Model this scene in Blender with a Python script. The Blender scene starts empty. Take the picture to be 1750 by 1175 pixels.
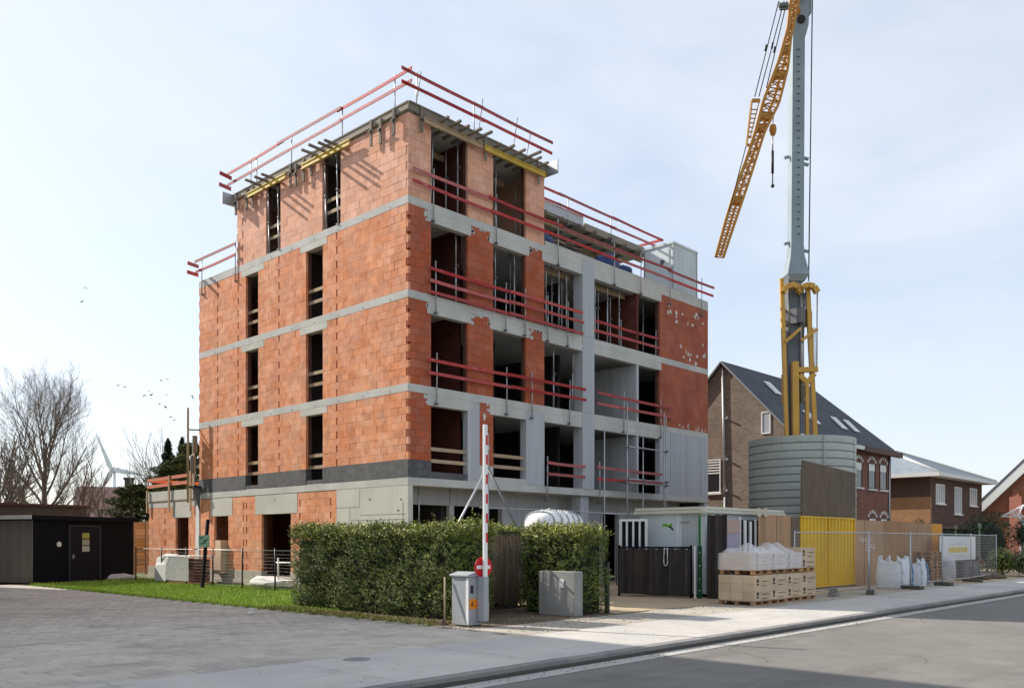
import bpy, math, random
from mathutils import Vector, Matrix, noise
sc = bpy.context.scene
col = sc.collection
R = math.radians

# ------------------------------------------------------------------ camera
# world axes: +X runs along the street facade, +Y along the sunny side facade,
# origin = ground point below the front corner of the building shell
F_PX, CX_PX, HOR_PX, EYE = 1495.7, 875.0, 924.0, 1.75
CAMX, CAMY = -17.957, -21.667
UX, UY, VX, VY = .6892, .7246, -.7244, .6894
cam = bpy.data.cameras.new('camera')
camo = bpy.data.objects.new('camera', cam); col.objects.link(camo)
camo.location = (CAMX, CAMY, EYE)
camo.rotation_euler = (R(90), 0, math.atan2(-UY, VY))
cam.sensor_width = 36; cam.sensor_fit = 'HORIZONTAL'
cam.lens = 36 * F_PX / 1750
cam.shift_y = (HOR_PX - 587.5) / 1750
cam.clip_start = .1; cam.clip_end = 6000
sc.camera = camo
sc.render.resolution_x, sc.render.resolution_y = 1024, 687

# ------------------------------------------------------------------ sky, sun, exposure
SUN_DIR = Vector((-.232, .796, .559)).normalized()        # towards the sun
el = math.asin(SUN_DIR.z)
az = math.atan2(SUN_DIR.x, SUN_DIR.y)                      # from +Y towards +X
world = bpy.data.worlds.new('World'); sc.world = world
world.use_nodes = True
wn, wl = world.node_tree.nodes, world.node_tree.links
wn.clear()
w_out = wn.new('ShaderNodeOutputWorld'); w_bg = wn.new('ShaderNodeBackground')
sky = wn.new('ShaderNodeTexSky'); sky.sky_type = 'NISHITA'; sky.sun_disc = False
sky.sun_elevation = el; sky.sun_rotation = az
sky.altitude = 0; sky.air_density = 1.0; sky.dust_density = 1.0; sky.ozone_density = 1.3
w_bg.inputs['Strength'].default_value = .126
# thin high veil of cloud that whitens the blue, even all round
tc = wn.new('ShaderNodeTexCoord'); mp = wn.new('ShaderNodeMapping')
mp.inputs['Scale'].default_value = (1.2, 1.2, 3.0)
nz = wn.new('ShaderNodeTexNoise'); nz.inputs['Scale'].default_value = 2.2; nz.inputs['Detail'].default_value = 9; nz.inputs['Distortion'].default_value = .6
nz.inputs['Roughness'].default_value = .55
rp = wn.new('ShaderNodeMapRange'); rp.inputs[1].default_value = .3; rp.inputs[2].default_value = .8
rp.inputs[3].default_value = .50; rp.inputs[4].default_value = .92
mx = wn.new('ShaderNodeMix'); mx.data_type = 'RGBA'; mx.blend_type = 'MIX'
mx.inputs['B'].default_value = (4.8, 5.05, 5.5, 1)
wl.new(tc.outputs['Generated'], mp.inputs['Vector']); wl.new(mp.outputs[0], nz.inputs['Vector'])
wl.new(nz.outputs['Fac'], rp.inputs[0]); wl.new(rp.outputs[0], mx.inputs['Factor'])
wl.new(sky.outputs[0], mx.inputs['A']); wl.new(mx.outputs['Result'], w_bg.inputs['Color'])
wl.new(w_bg.outputs[0], w_out.inputs['Surface'])

sun = bpy.data.lights.new('sun', 'SUN'); sun.energy = 4.4; sun.angle = R(.55); sun.color = (1, .93, .82)
suno = bpy.data.objects.new('sun', sun); col.objects.link(suno)
suno.rotation_euler = (-SUN_DIR).to_track_quat('-Z', 'Y').to_euler()
suno.location = (-20, 40, 40)
sc.view_settings.view_transform = 'Standard'; sc.view_settings.look = 'None'
sc.view_settings.exposure = 0.62; sc.view_settings.gamma = 1.0
sc.view_settings.use_curve_mapping = False

# ------------------------------------------------------------------ helpers
def site(px, py, k):
    """point seen at photo pixel (px, py) at k metres in front of the camera"""
    a = (px - CX_PX) / F_PX
    return Vector((CAMX + k * (a * UX + UY), CAMY + k * (a * VX + VY), EYE + (HOR_PX - py) * k / F_PX))

class MB:
    def __init__(s): s.v = []; s.f = []; s.sm = []
    def add(s, vs, fs, smooth=False):
        o = len(s.v); s.v += [tuple(p) for p in vs]
        s.f += [tuple(i + o for i in f) for f in fs]; s.sm += [smooth] * len(fs)
        return s
    def box(s, x0, x1, y0, y1, z0, z1):
        if x0 > x1: x0, x1 = x1, x0
        if y0 > y1: y0, y1 = y1, y0
        if z0 > z1: z0, z1 = z1, z0
        return s.add([(x0,y0,z0),(x1,y0,z0),(x1,y1,z0),(x0,y1,z0),(x0,y0,z1),(x1,y0,z1),(x1,y1,z1),(x0,y1,z1)],
              [(0,3,2,1),(4,5,6,7),(0,1,5,4),(1,2,6,5),(2,3,7,6),(3,0,4,7)])
    def beam(s, p, q, w, h, up=(0,0,1)):
        p = Vector(p); q = Vector(q); d = (q - p).normalized(); up = Vector(up)
        if abs(d.dot(up)) > .99: up = Vector((1,0,0)) if abs(d.x) < .9 else Vector((0,1,0))
        a = d.cross(up).normalized(); b = a.cross(d).normalized()
        vs = [c + a*i*w/2 + b*j*h/2 for c in (p, q) for i, j in ((-1,-1),(1,-1),(1,1),(-1,1))]
        return s.add(vs, [(0,1,2,3),(7,6,5,4),(0,4,5,1),(1,5,6,2),(2,6,7,3),(3,7,4,0)])
    def tube(s, p, q, r0, r1=None, n=8, caps=True, smooth=True):
        r1 = r0 if r1 is None else r1
        p = Vector(p); q = Vector(q); d = (q - p)
        if d.length < 1e-6: return s
        d.normalize(); up = Vector((0,0,1)) if abs(d.z) < .95 else Vector((1,0,0))
        a = d.cross(up).normalized(); b = d.cross(a)
        vs = []
        for c, r in ((p, r0), (q, r1)):
            for i in range(n):
                t = 2*math.pi*i/n; vs.append(c + a*math.cos(t)*r + b*math.sin(t)*r)
        fs = [(i, (i+1)%n, n+(i+1)%n, n+i) for i in range(n)]
        s.add(vs, fs, smooth)
        if caps:
            o = len(s.v) - 2*n
            s.f += [tuple(o+n-1-i for i in range(n)), tuple(o+n+i for i in range(n))]; s.sm += [False, False]
        return s
    def path(s, pts, r, n=6):
        for p, q in zip(pts[:-1], pts[1:]): s.tube(p, q, r, n=n)
        return s
    def prism(s, poly, axis, a0, a1):
        """poly of 2-D points extruded along axis 'x','y' or 'z'"""
        def P(u, v, a): return {'x':(a,u,v),'y':(u,a,v),'z':(u,v,a)}[axis]
        n = len(poly)
        vs = [P(u,v,a0) for u,v in poly] + [P(u,v,a1) for u,v in poly]
        return s.add(vs, [tuple(range(n-1,-1,-1)), tuple(range(n,2*n))] + [(i,(i+1)%n,n+(i+1)%n,n+i) for i in range(n)])
    def lathe(s, prof, c=(0,0,0), n=20, smooth=True):
        vs = []; m = len(prof)
        for i in range(n):
            t = 2*math.pi*i/n
            for r, z in prof: vs.append((c[0]+r*math.cos(t), c[1]+r*math.sin(t), c[2]+z))
        fs = [(i*m+j, ((i+1)%n)*m+j, ((i+1)%n)*m+j+1, i*m+j+1) for i in range(n) for j in range(m-1)]
        return s.add(vs, fs, smooth)
    def mesh(s, name):
        me = bpy.data.meshes.new(name); me.from_pydata(s.v, [], s.f)
        if any(s.sm): me.polygons.foreach_set('use_smooth', s.sm)
        me.update(); return me
    def build(s, name, m, parent=None, loc=(0,0,0), bevel=0, rz=0):
        me = s.mesh(name); me.materials.append(m)
        o = bpy.data.objects.new(name, me); col.objects.link(o); o.location = loc; o.rotation_euler[2] = rz
        if parent is not None: o.parent = parent
        if bevel:
            md = o.modifiers.new('bevel', 'BEVEL'); md.width = bevel; md.segments = 2; md.limit_method = 'ANGLE'
        return o

def tag(o, label, cat, group=None):
    o['label'] = label; o['category'] = cat
    if group: o['group'] = group
    return o
def thing(name, label, cat, loc=(0,0,0), rz=0, group=None):
    o = bpy.data.objects.new(name, None); col.objects.link(o); o.location = loc; o.rotation_euler[2] = rz
    o.empty_display_size = .3
    return tag(o, label, cat, group)
def struct(o): o['kind'] = 'structure'; return o
def stuff(o): o['kind'] = 'stuff'; return o
def box(x0,x1,y0,y1,z0,z1): return MB().box(x0,x1,y0,y1,z0,z1)
ORD = ['first','second','third','fourth','fifth','sixth','seventh','eighth','ninth','tenth','eleventh','twelfth']

# ------------------------------------------------------------------ materials
_m = {}
def mat(name, c, rough=.8, var=.0, vscale=3., spec=.3, metal=0., bump=0., bscale=40., isl=0., stretch=None, c2=None, mix=.5, c3=None, c3lo=.62, c3hi=.75, c3scale=1.2, trans=0, alpha=1, emit=0, coat=0, streak=None):
    """procedural Principled: base colour c, broad noise towards c2, patches of c3, per-piece variation isl, fine bump"""
    if name in _m: return _m[name]
    m = bpy.data.materials.new(name); m.use_nodes = True
    nt = m.node_tree; N = nt.nodes; L = nt.links
    b = N['Principled BSDF']; b.inputs['Roughness'].default_value = rough
    b.inputs['Specular IOR Level'].default_value = spec; b.inputs['Metallic'].default_value = metal
    if coat: b.inputs['Coat Weight'].default_value = coat
    if trans: b.inputs['Transmission Weight'].default_value = trans
    if alpha < 1: b.inputs['Alpha'].default_value = alpha
    g = N.new('ShaderNodeNewGeometry')
    pos = g.outputs['Position']
    if stretch:
        mp = N.new('ShaderNodeMapping'); mp.inputs['Scale'].default_value = stretch
        L.new(pos, mp.inputs['Vector']); pos = mp.outputs[0]
    rgb = N.new('ShaderNodeRGB'); rgb.outputs[0].default_value = (*c, 1); out = rgb.outputs[0]
    if c2 is not None:
        n = N.new('ShaderNodeTexNoise'); n.inputs['Scale'].default_value = vscale; n.inputs['Detail'].default_value = 6; n.inputs['Roughness'].default_value = .62
        L.new(pos, n.inputs['Vector'])
        mr = N.new('ShaderNodeMapRange'); mr.inputs[1].default_value = .5 - mix*.4; mr.inputs[2].default_value = .5 + (1-mix)*.5
        mr.interpolation_type = 'SMOOTHSTEP'
        L.new(n.outputs['Fac'], mr.inputs[0])
        x = N.new('ShaderNodeMix'); x.data_type = 'RGBA'; x.inputs['B'].default_value = (*c2, 1)
        L.new(out, x.inputs['A']); L.new(mr.outputs[0], x.inputs['Factor']); out = x.outputs['Result']
    if c3 is not None:
        n = N.new('ShaderNodeTexNoise'); n.inputs['Scale'].default_value = c3scale; n.inputs['Detail'].default_value = 5; n.inputs['Roughness'].default_value = .7
        L.new(g.outputs['Position'], n.inputs['Vector'])
        mr = N.new('ShaderNodeMapRange'); mr.inputs[1].default_value = c3lo; mr.inputs[2].default_value = c3hi
        L.new(n.outputs['Fac'], mr.inputs[0])
        x = N.new('ShaderNodeMix'); x.data_type = 'RGBA'; x.inputs['B'].default_value = (*c3, 1)
        L.new(out, x.inputs['A']); L.new(mr.outputs[0], x.inputs['Factor']); out = x.outputs['Result']
    if streak is not None:
        sc_, slo, shi, smul = streak
        mp2 = N.new('ShaderNodeMapping'); mp2.inputs['Scale'].default_value = smul; L.new(g.outputs['Position'], mp2.inputs['Vector'])
        n = N.new('ShaderNodeTexNoise'); n.inputs['Scale'].default_value = 1; n.inputs['Detail'].default_value = 7; n.inputs['Roughness'].default_value = .6
        L.new(mp2.outputs[0], n.inputs['Vector'])
        mr = N.new('ShaderNodeMapRange'); mr.inputs[1].default_value = slo; mr.inputs[2].default_value = shi; mr.inputs[4].default_value = .8
        L.new(n.outputs['Fac'], mr.inputs[0])
        x = N.new('ShaderNodeMix'); x.data_type = 'RGBA'; x.inputs['B'].default_value = (*sc_, 1)
        L.new(out, x.inputs['A']); L.new(mr.outputs[0], x.inputs['Factor']); out = x.outputs['Result']
    if isl:
        oi = N.new('ShaderNodeObjectInfo'); ad = N.new('ShaderNodeMath'); ad.operation = 'ADD'
        L.new(g.outputs['Random Per Island'], ad.inputs[0]); L.new(oi.outputs['Random'], ad.inputs[1])
        fr = N.new('ShaderNodeMath'); fr.operation = 'FRACT'; L.new(ad.outputs[0], fr.inputs[0])
        mr = N.new('ShaderNodeMapRange'); mr.inputs[3].default_value = 1 - isl; mr.inputs[4].default_value = 1 + isl
        L.new(fr.outputs[0], mr.inputs[0])
        hs = N.new('ShaderNodeHueSaturation'); L.new(out, hs.inputs['Color']); L.new(mr.outputs[0], hs.inputs['Value'])
        f2 = N.new('ShaderNodeMath'); f2.operation = 'MULTIPLY'; f2.inputs[1].default_value = 7.31; L.new(fr.outputs[0], f2.inputs[0])
        f3 = N.new('ShaderNodeMath'); f3.operation = 'FRACT'; L.new(f2.outputs[0], f3.inputs[0])
        m2 = N.new('ShaderNodeMapRange'); m2.inputs[3].default_value = 1 - isl*.7; m2.inputs[4].default_value = 1 + isl*.4
        L.new(f3.outputs[0], m2.inputs[0]); L.new(m2.outputs[0], hs.inputs['Saturation']); out = hs.outputs['Color']
    if var:
        n = N.new('ShaderNodeTexNoise'); n.inputs['Scale'].default_value = vscale*4; n.inputs['Detail'].default_value = 7; n.inputs['Roughness'].default_value = .7
        L.new(pos, n.inputs['Vector'])
        mr = N.new('ShaderNodeMapRange'); mr.inputs[1].default_value = .25; mr.inputs[2].default_value = .75
        mr.inputs[3].default_value = 1-var; mr.inputs[4].default_value = 1+var
        L.new(n.outputs['Fac'], mr.inputs[0])
        hs = N.new('ShaderNodeHueSaturation'); L.new(out, hs.inputs['Color']); L.new(mr.outputs[0], hs.inputs['Value']); out = hs.outputs['Color']
    L.new(out, b.inputs['Base Color'])
    if bump:
        n = N.new('ShaderNodeTexNoise'); n.inputs['Scale'].default_value = bscale; n.inputs['Detail'].default_value = 4
        L.new(pos, n.inputs['Vector'])
        bp = N.new('ShaderNodeBump'); bp.inputs['Strength'].default_value = bump; bp.inputs['Distance'].default_value = .02
        L.new(n.outputs['Fac'], bp.inputs['Height']); L.new(bp.outputs[0], b.inputs['Normal'])
    _m[name] = m
    return m

def brickmat(name, c1, c2, mortar, scale=1.0, bw=.22, bh=.075, axis='x', msize=.012):
    """small bricks of a far house wall: Brick texture in metres on a wall along X or Y"""
    if name in _m: return _m[name]
    m = bpy.data.materials.new(name); m.use_nodes = True
    N = m.node_tree.nodes; L = m.node_tree.links; b = N['Principled BSDF']; b.inputs['Roughness'].default_value = .9
    b.inputs['Specular IOR Level'].default_value = .2
    g = N.new('ShaderNodeNewGeometry'); sp = N.new('ShaderNodeSeparateXYZ'); L.new(g.outputs['Position'], sp.inputs[0])
    ad = N.new('ShaderNodeMath'); ad.operation = 'ADD'; L.new(sp.outputs[0], ad.inputs[0]); L.new(sp.outputs[1], ad.inputs[1])
    cb = N.new('ShaderNodeCombineXYZ'); L.new(ad.outputs[0], cb.inputs[0]); L.new(sp.outputs[2], cb.inputs[1])
    t = N.new('ShaderNodeTexBrick'); t.inputs['Color1'].default_value = (*c1,1); t.inputs['Color2'].default_value = (*c2,1); t.inputs['Mortar'].default_value = (*mortar,1)
    t.inputs['Scale'].default_value = scale; t.inputs['Brick Width'].default_value = bw; t.inputs['Row Height'].default_value = bh; t.inputs['Mortar Size'].default_value = msize
    L.new(cb.outputs[0], t.inputs['Vector'])
    n = N.new('ShaderNodeTexNoise'); n.inputs['Scale'].default_value = 1.3; n.inputs['Detail'].default_value = 6; L.new(g.outputs['Position'], n.inputs['Vector'])
    mr = N.new('ShaderNodeMapRange'); mr.inputs[3].default_value = .7; mr.inputs[4].default_value = 1.3; L.new(n.outputs['Fac'], mr.inputs[0])
    hs = N.new('ShaderNodeHueSaturation'); L.new(t.outputs['Color'], hs.inputs['Color']); L.new(mr.outputs[0], hs.inputs['Value'])
    L.new(hs.outputs['Color'], b.inputs['Base Color'])
    bp = N.new('ShaderNodeBump'); bp.inputs['Strength'].default_value = .5; bp.inputs['Distance'].default_value = .01; bp.invert = True
    L.new(t.outputs['Fac'], bp.inputs['Height']); L.new(bp.outputs[0], b.inputs['Normal'])
    _m[name] = m; return m

M = dict(
 block_top = mat('block_top', (.68,.34,.22), .9, var=.10, isl=.11, c2=(.74,.41,.29), vscale=.8, bump=.15, bscale=60),
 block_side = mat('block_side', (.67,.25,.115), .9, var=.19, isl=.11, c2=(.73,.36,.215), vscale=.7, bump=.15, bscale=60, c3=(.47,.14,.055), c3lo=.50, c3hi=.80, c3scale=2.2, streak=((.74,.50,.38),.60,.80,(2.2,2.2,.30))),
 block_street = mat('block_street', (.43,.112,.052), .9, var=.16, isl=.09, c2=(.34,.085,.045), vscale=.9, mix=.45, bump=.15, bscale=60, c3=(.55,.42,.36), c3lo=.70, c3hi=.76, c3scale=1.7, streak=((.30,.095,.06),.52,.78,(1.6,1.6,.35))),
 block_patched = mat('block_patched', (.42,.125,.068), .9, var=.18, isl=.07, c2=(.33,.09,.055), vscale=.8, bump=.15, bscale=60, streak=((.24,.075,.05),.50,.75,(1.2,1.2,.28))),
 mortar = mat('mortar', (.11,.05,.035), .95),  # core behind the blocks, darkened so its colour carries the deep slots' shade
 concrete = mat('concrete', (.56,.55,.52), .9, var=.13, c2=(.43,.43,.405), vscale=.9, mix=.5, bump=.18, bscale=30, c3=(.64,.63,.60), c3lo=.6, c3hi=.75, c3scale=3., streak=((.30,.29,.26),.58,.82,(5,5,.7))),
 concrete_cool = mat('concrete_cool', (.48,.49,.51), .9, var=.1, c2=(.40,.41,.43), vscale=.8, bump=.35, bscale=3, stretch=(5,5,.10), streak=((.30,.31,.32),.55,.82,(7,7,.35))),
 concrete_panel = mat('concrete_panel', (.58,.57,.52), .9, var=.09, c2=(.46,.46,.41), vscale=.8, bump=.08, bscale=30, c3=(.42,.42,.29), c3lo=.62, c3hi=.8, c3scale=1.1, streak=((.44,.43,.37),.55,.8,(4,4,.5))),
 bitumen = mat('bitumen', (.085,.085,.09), .85, var=.25, c2=(.13,.13,.135), vscale=1.6, bump=.15, c3=(.2,.2,.2), c3lo=.62, c3hi=.8, c3scale=3),
 plinth = mat('plinth', (.50,.46,.40), .9, var=.12, isl=.06, c2=(.42,.38,.33), vscale=1.2, bump=.15),
 room_shaded = mat('room_shaded', (.055,.048,.045), .95, var=.12, c2=(.035,.03,.03), vscale=.8),  # interior walls, the dimness of deep rooms put into the base colour
 room_brick_shaded = mat('room_brick_shaded', (.12,.036,.024), .95, var=.2, isl=.1, c2=(.08,.025,.02), vscale=1.1, c3=(.4,.36,.34), c3lo=.68, c3hi=.7, c3scale=2.),  # interior brick, base colour lowered to hold the shade of the rooms
 timber = mat('timber', (.42,.31,.20), .85, var=.15, isl=.15, c2=(.33,.23,.14), vscale=1.5),
 timber_grey = mat('timber_grey', (.24,.205,.165), .9, var=.2, isl=.18, c2=(.17,.145,.12), vscale=1.5),
 plank_edge = mat('plank_edge', (.30,.27,.21), .9, var=.18, isl=.12, c2=(.22,.19,.15), vscale=1.3),
 yellow_beam = mat('yellow_beam', (.62,.43,.05), .6, var=.15, isl=.08, c2=(.48,.33,.06), vscale=2),
 red_rail = mat('red_rail', (.42,.045,.045), .65, var=.25, isl=.25, c2=(.30,.06,.055), vscale=1.5, c3=(.5,.26,.22), c3lo=.58, c3hi=.8, c3scale=3.5),
 orange_rail = mat('orange_rail', (.62,.17,.08), .65, var=.15, isl=.1),
 galv = mat('galv', (.42,.43,.44), .45, var=.12, metal=.6, isl=.1, spec=.5),
 galv_dark = mat('galv_dark', (.17,.175,.18), .55, var=.15, metal=.5, isl=.1),
 steel_black = mat('steel_black', (.025,.025,.027), .5),
 black_paint = mat('black_paint', (.006,.0075,.012), .7, var=.2, spec=.12),
 white = mat('white', (.74,.74,.72), .5, var=.04, c2=(.66,.66,.64), vscale=1.5),
 white_plain = mat('white_plain', (.78,.78,.77), .5),
 white_metal = mat('white_metal', (.66,.71,.72), .5, var=.05, c2=(.53,.59,.61), vscale=.8),
 asphalt = mat('asphalt', (.20,.19,.175), .93, var=.22, c2=(.165,.158,.147), vscale=.45, bump=.5, bscale=120, c3=(.215,.205,.19), c3lo=.5, c3hi=.75, c3scale=.3, streak=((.12,.115,.105),.52,.72,(.06,1.1,1))),
 footpath = mat('footpath', (.51,.485,.44), .92, var=.12, isl=.06, c2=(.42,.41,.39), vscale=.6, bump=.2, bscale=120, c3=(.36,.345,.32), c3lo=.56, c3hi=.78, c3scale=.8, streak=((.33,.31,.28),.56,.75,(.5,1.6,1))),
 kerb = mat('kerb', (.26,.25,.235), .92, var=.15, isl=.1, c2=(.2,.195,.185), vscale=2, bump=.2),
 gutter = mat('gutter', (.43,.42,.40), .9, var=.15, isl=.05, c2=(.35,.34,.32), vscale=1.5, bump=.15),
 paver = mat('paver', (.52,.475,.41), .9, var=.14, isl=.10, c2=(.44,.40,.35), vscale=.25, bump=.25, bscale=90, c3=(.30,.285,.26), c3lo=.52, c3hi=.75, c3scale=.45, streak=((.27,.255,.235),.55,.75,(.35,1.2,1))),
 joint = mat('joint', (.085,.08,.07), .95, var=.2),
 driveway = mat('driveway', (.44,.40,.335), .95, var=.12, c2=(.29,.265,.225), vscale=.5, bump=.25, bscale=60),
 sand = mat('sand', (.50,.39,.25), .98, var=.2, c2=(.38,.30,.20), vscale=.8, bump=.6, bscale=15),
 soil = mat('soil', (.10,.075,.05), .98, var=.3, c2=(.16,.12,.08), vscale=1.5, bump=.6, bscale=18),
 ground = mat('ground', (.10,.12,.05), .98, var=.25, c2=(.14,.13,.07), vscale=.15),
 lawn = mat('lawn', (.13,.20,.025), .98, var=.3, c2=(.10,.14,.03), vscale=1.2),
 grass = mat('grass', (.27,.42,.03), .75, isl=.35, c2=(.34,.43,.05), vscale=.8),
 hedge_leaf = mat('hedge_leaf', (.085,.13,.022), .6, isl=.5, spec=.22, c2=(.14,.165,.028), vscale=1.6),
 hedge_tip = mat('hedge_tip', (.30,.31,.048), .6, isl=.35, c2=(.19,.21,.05), vscale=1.6),
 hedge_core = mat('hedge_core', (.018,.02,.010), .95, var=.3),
 bark = mat('bark', (.19,.155,.125), .95, var=.25, c2=(.12,.10,.085), vscale=4),
 bark_brown = mat('bark_brown', (.19,.12,.085), .95, var=.2),
 needles = mat('needles', (.035,.065,.03), .7, isl=.35),
 needles_mid = mat('needles_mid', (.10,.14,.05), .7, isl=.4, c2=(.15,.17,.065), vscale=.8),
 leaf_light = mat('leaf_light', (.19,.24,.05), .6, isl=.35),
 slate = mat('slate', (.038,.042,.055), .7, var=.2, isl=.1, c2=(.055,.06,.075), vscale=.8),
 slate_light = mat('slate_light', (.17,.21,.25), .75, var=.15, isl=.14, c2=(.21,.25,.28), vscale=.8),
 glass = mat('glass', (.025,.03,.035), .08, spec=.6),
 pane_pale = mat('pane_pale', (.42,.46,.50), .12, spec=.6),
 crane_yellow = mat('crane_yellow', (.60,.335,.045), .45, var=.1, c2=(.52,.28,.04), vscale=1.5, spec=.5),
 jib_yellow = mat('jib_yellow', (.44,.20,.03), .5, var=.15, spec=.4),
 crane_grey = mat('crane_grey', (.26,.33,.37), .5, var=.1, c2=(.21,.265,.30), vscale=.9, spec=.5, c3=(.33,.38,.41), c3lo=.6, c3hi=.8, c3scale=.8),
 corrugated = mat('corrugated', (.44,.465,.43), .5, var=.1, metal=.15, isl=.08, c2=(.37,.395,.365), vscale=.9, c3=(.27,.29,.25), c3lo=.6, c3hi=.8, c3scale=1.5),
 plywood = mat('plywood', (.44,.26,.14), .85, var=.13, isl=.14, c2=(.33,.20,.115), vscale=1.3, stretch=(2.2,2.2,.35)),
 plywood_dark = mat('plywood_dark', (.125,.095,.07), .85, var=.2, isl=.1, c2=(.17,.13,.09), vscale=1.2, stretch=(2.2,2.2,.4), c3=(.22,.17,.13), c3lo=.62, c3hi=.8, c3scale=1.4),
 osb_orange = mat('osb_orange', (.62,.28,.04), .75, var=.1),
 yellow_sheet = mat('yellow_sheet', (.72,.44,.004), .5, var=.10, c2=(.62,.37,.008), vscale=.8, spec=.4),
 dark_wood = mat('dark_wood', (.032,.027,.024), .7, var=.3, isl=.35, c2=(.05,.042,.036), vscale=1.5, stretch=(2,2,.4)),
 willow = mat('willow', (.115,.085,.055), .9, isl=.45, var=.2),
 lavender = mat('lavender', (.34,.31,.42), .55, var=.05, c2=(.38,.33,.42), vscale=.8),
 cardboard = mat('cardboard', (.60,.46,.32), .85, var=.12, isl=.10, c2=(.50,.375,.255), vscale=1.5),
 print_dark = mat('print_dark', (.03,.025,.025), .8),
 film = mat('film', (.9,.92,.95), .14, alpha=.36, spec=.8, bump=1.0, bscale=5),
 bag = mat('bag', (.76,.79,.84), .75, var=.08, c2=(.68,.71,.77), vscale=2, bump=.45, bscale=18),
 strap = mat('strap', (.12,.25,.48), .7),
 pallet_wood = mat('pallet_wood', (.46,.25,.115), .88, var=.2, isl=.22, c2=(.27,.15,.08), vscale=2),
 barrier_grey = mat('barrier_grey', (.36,.37,.39), .5, var=.06, c2=(.31,.32,.34), vscale=1.5),
 signal_red = mat('signal_red', (.55,.012,.02), .4),
 orange = mat('orange', (.80,.25,.015), .5),
 green_paint = mat('green_paint', (.02,.17,.045), .45, var=.1),
 green_light = mat('green_light', (.15,.45,.06), .5),
 tarp_blue = mat('tarp_blue', (.03,.055,.17), .5, var=.15, bump=.8, bscale=5),
 brick_house = brickmat('brick_house', (.26,.20,.16), (.165,.125,.10), (.26,.22,.18), bw=.2, bh=.085, msize=.014),
 brick_red = brickmat('brick_red', (.24,.10,.07), (.18,.07,.052), (.19,.11,.09)),
 brick_brown = brickmat('brick_brown', (.14,.085,.065), (.10,.062,.052), (.07,.05,.045)),
 brick_yellow = brickmat('brick_yellow', (.40,.22,.11), (.32,.17,.085), (.27,.17,.10)),
 brick_orange = brickmat('brick_orange', (.40,.135,.065), (.31,.10,.05), (.33,.19,.13)),
 brick_dark = brickmat('brick_dark', (.095,.085,.08), (.07,.062,.06), (.055,.05,.047)),
 fascia = mat('fascia', (.66,.66,.64), .6, var=.05),
 chalk = mat('chalk', (.62,.59,.57), .8),
 skin_wall = mat('render_wall', (.55,.53,.50), .9, var=.06, c2=(.48,.46,.44), vscale=.4),
)
# ================================================================== the setting
rnd = random.Random(4)
struct(box(-900, 1500, -700, 1500, -.6, -.16).build('ground', M['ground']))
# road south of the kerb
struct(box(-120, 300, -20.2, -13.36, -.3, -.12).build('road', M['asphalt']))
fp = box(-120, 300, -13.12, -10.66, -.3, -.035).build('footpath', M['joint']); struct(fp)
me_cache = {}
def piece_mesh(name, sx, sy, sz, m):
    key = (name, round(sx,3), round(sy,3), round(sz,3), m.name)
    if key not in me_cache:
        c = min(.008, sz*.2)
        b = MB()
        b.add([(-sx/2,-sy/2,-sz),(sx/2,-sy/2,-sz),(sx/2,sy/2,-sz),(-sx/2,sy/2,-sz),
               (-sx/2,-sy/2,-c),(sx/2,-sy/2,-c),(sx/2,sy/2,-c),(-sx/2,sy/2,-c),
               (-sx/2+c,-sy/2+c,0),(sx/2-c,-sy/2+c,0),(sx/2-c,sy/2-c,0),(-sx/2+c,sy/2-c,0)],
              [(8,9,10,11)] + [(i,(i+1)%4,4+(i+1)%4,4+i) for i in range(4)] + [(4+i,4+(i+1)%4,8+(i+1)%4,8+i) for i in range(4)])
        me = b.mesh(name); me.materials.append(m); me_cache[key] = me
    return me_cache[key]
def piece(name, me, loc, parent, rz=0):
    o = bpy.data.objects.new(name, me); col.objects.link(o); o.location = loc; o.parent = parent; o.rotation_euler[2] = rz
    return o
# concrete bays of the footpath
x = -24.; i = 0
while x < 60:
    L_ = 2.6
    for y0, y1 in ((-13.11, -10.67),):
        piece('paving_slab', piece_mesh('paving_slab', L_-.022, y1-y0, .06, M['footpath']), (x+L_/2, (y0+y1)/2, rnd.uniform(-.002,.003)), fp)
    x += L_
kb = box(-120, 300, -13.35, -13.13, -.3, -.06).build('kerb', M['joint']); struct(kb)
x = -22.
while x < 60:
    o = piece('kerb_stone', piece_mesh('kerb_stone', .992, .20, .20, M['kerb']), (x+.5, -13.235, .004+rnd.uniform(-.003,.003)), kb); x += 1
gt = box(-120, 300, -13.72, -13.36, -.3, -.118).build('gutter', M['joint']); struct(gt)
x = -22.
while x < 60:
    piece('gutter_slab', piece_mesh('gutter_slab', .995, .33, .05, M['gutter']), (x+.5, -13.53, -.112), gt); x += 1
# far side of the street, under the camera
op = box(-120, 300, -26, -20.4, -.3, .0).build('opposite_footpath', M['footpath']); struct(op)
struct(box(-120, 300, -20.4, -20.2, -.3, .01).build('opposite_kerb', M['kerb']))
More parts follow.
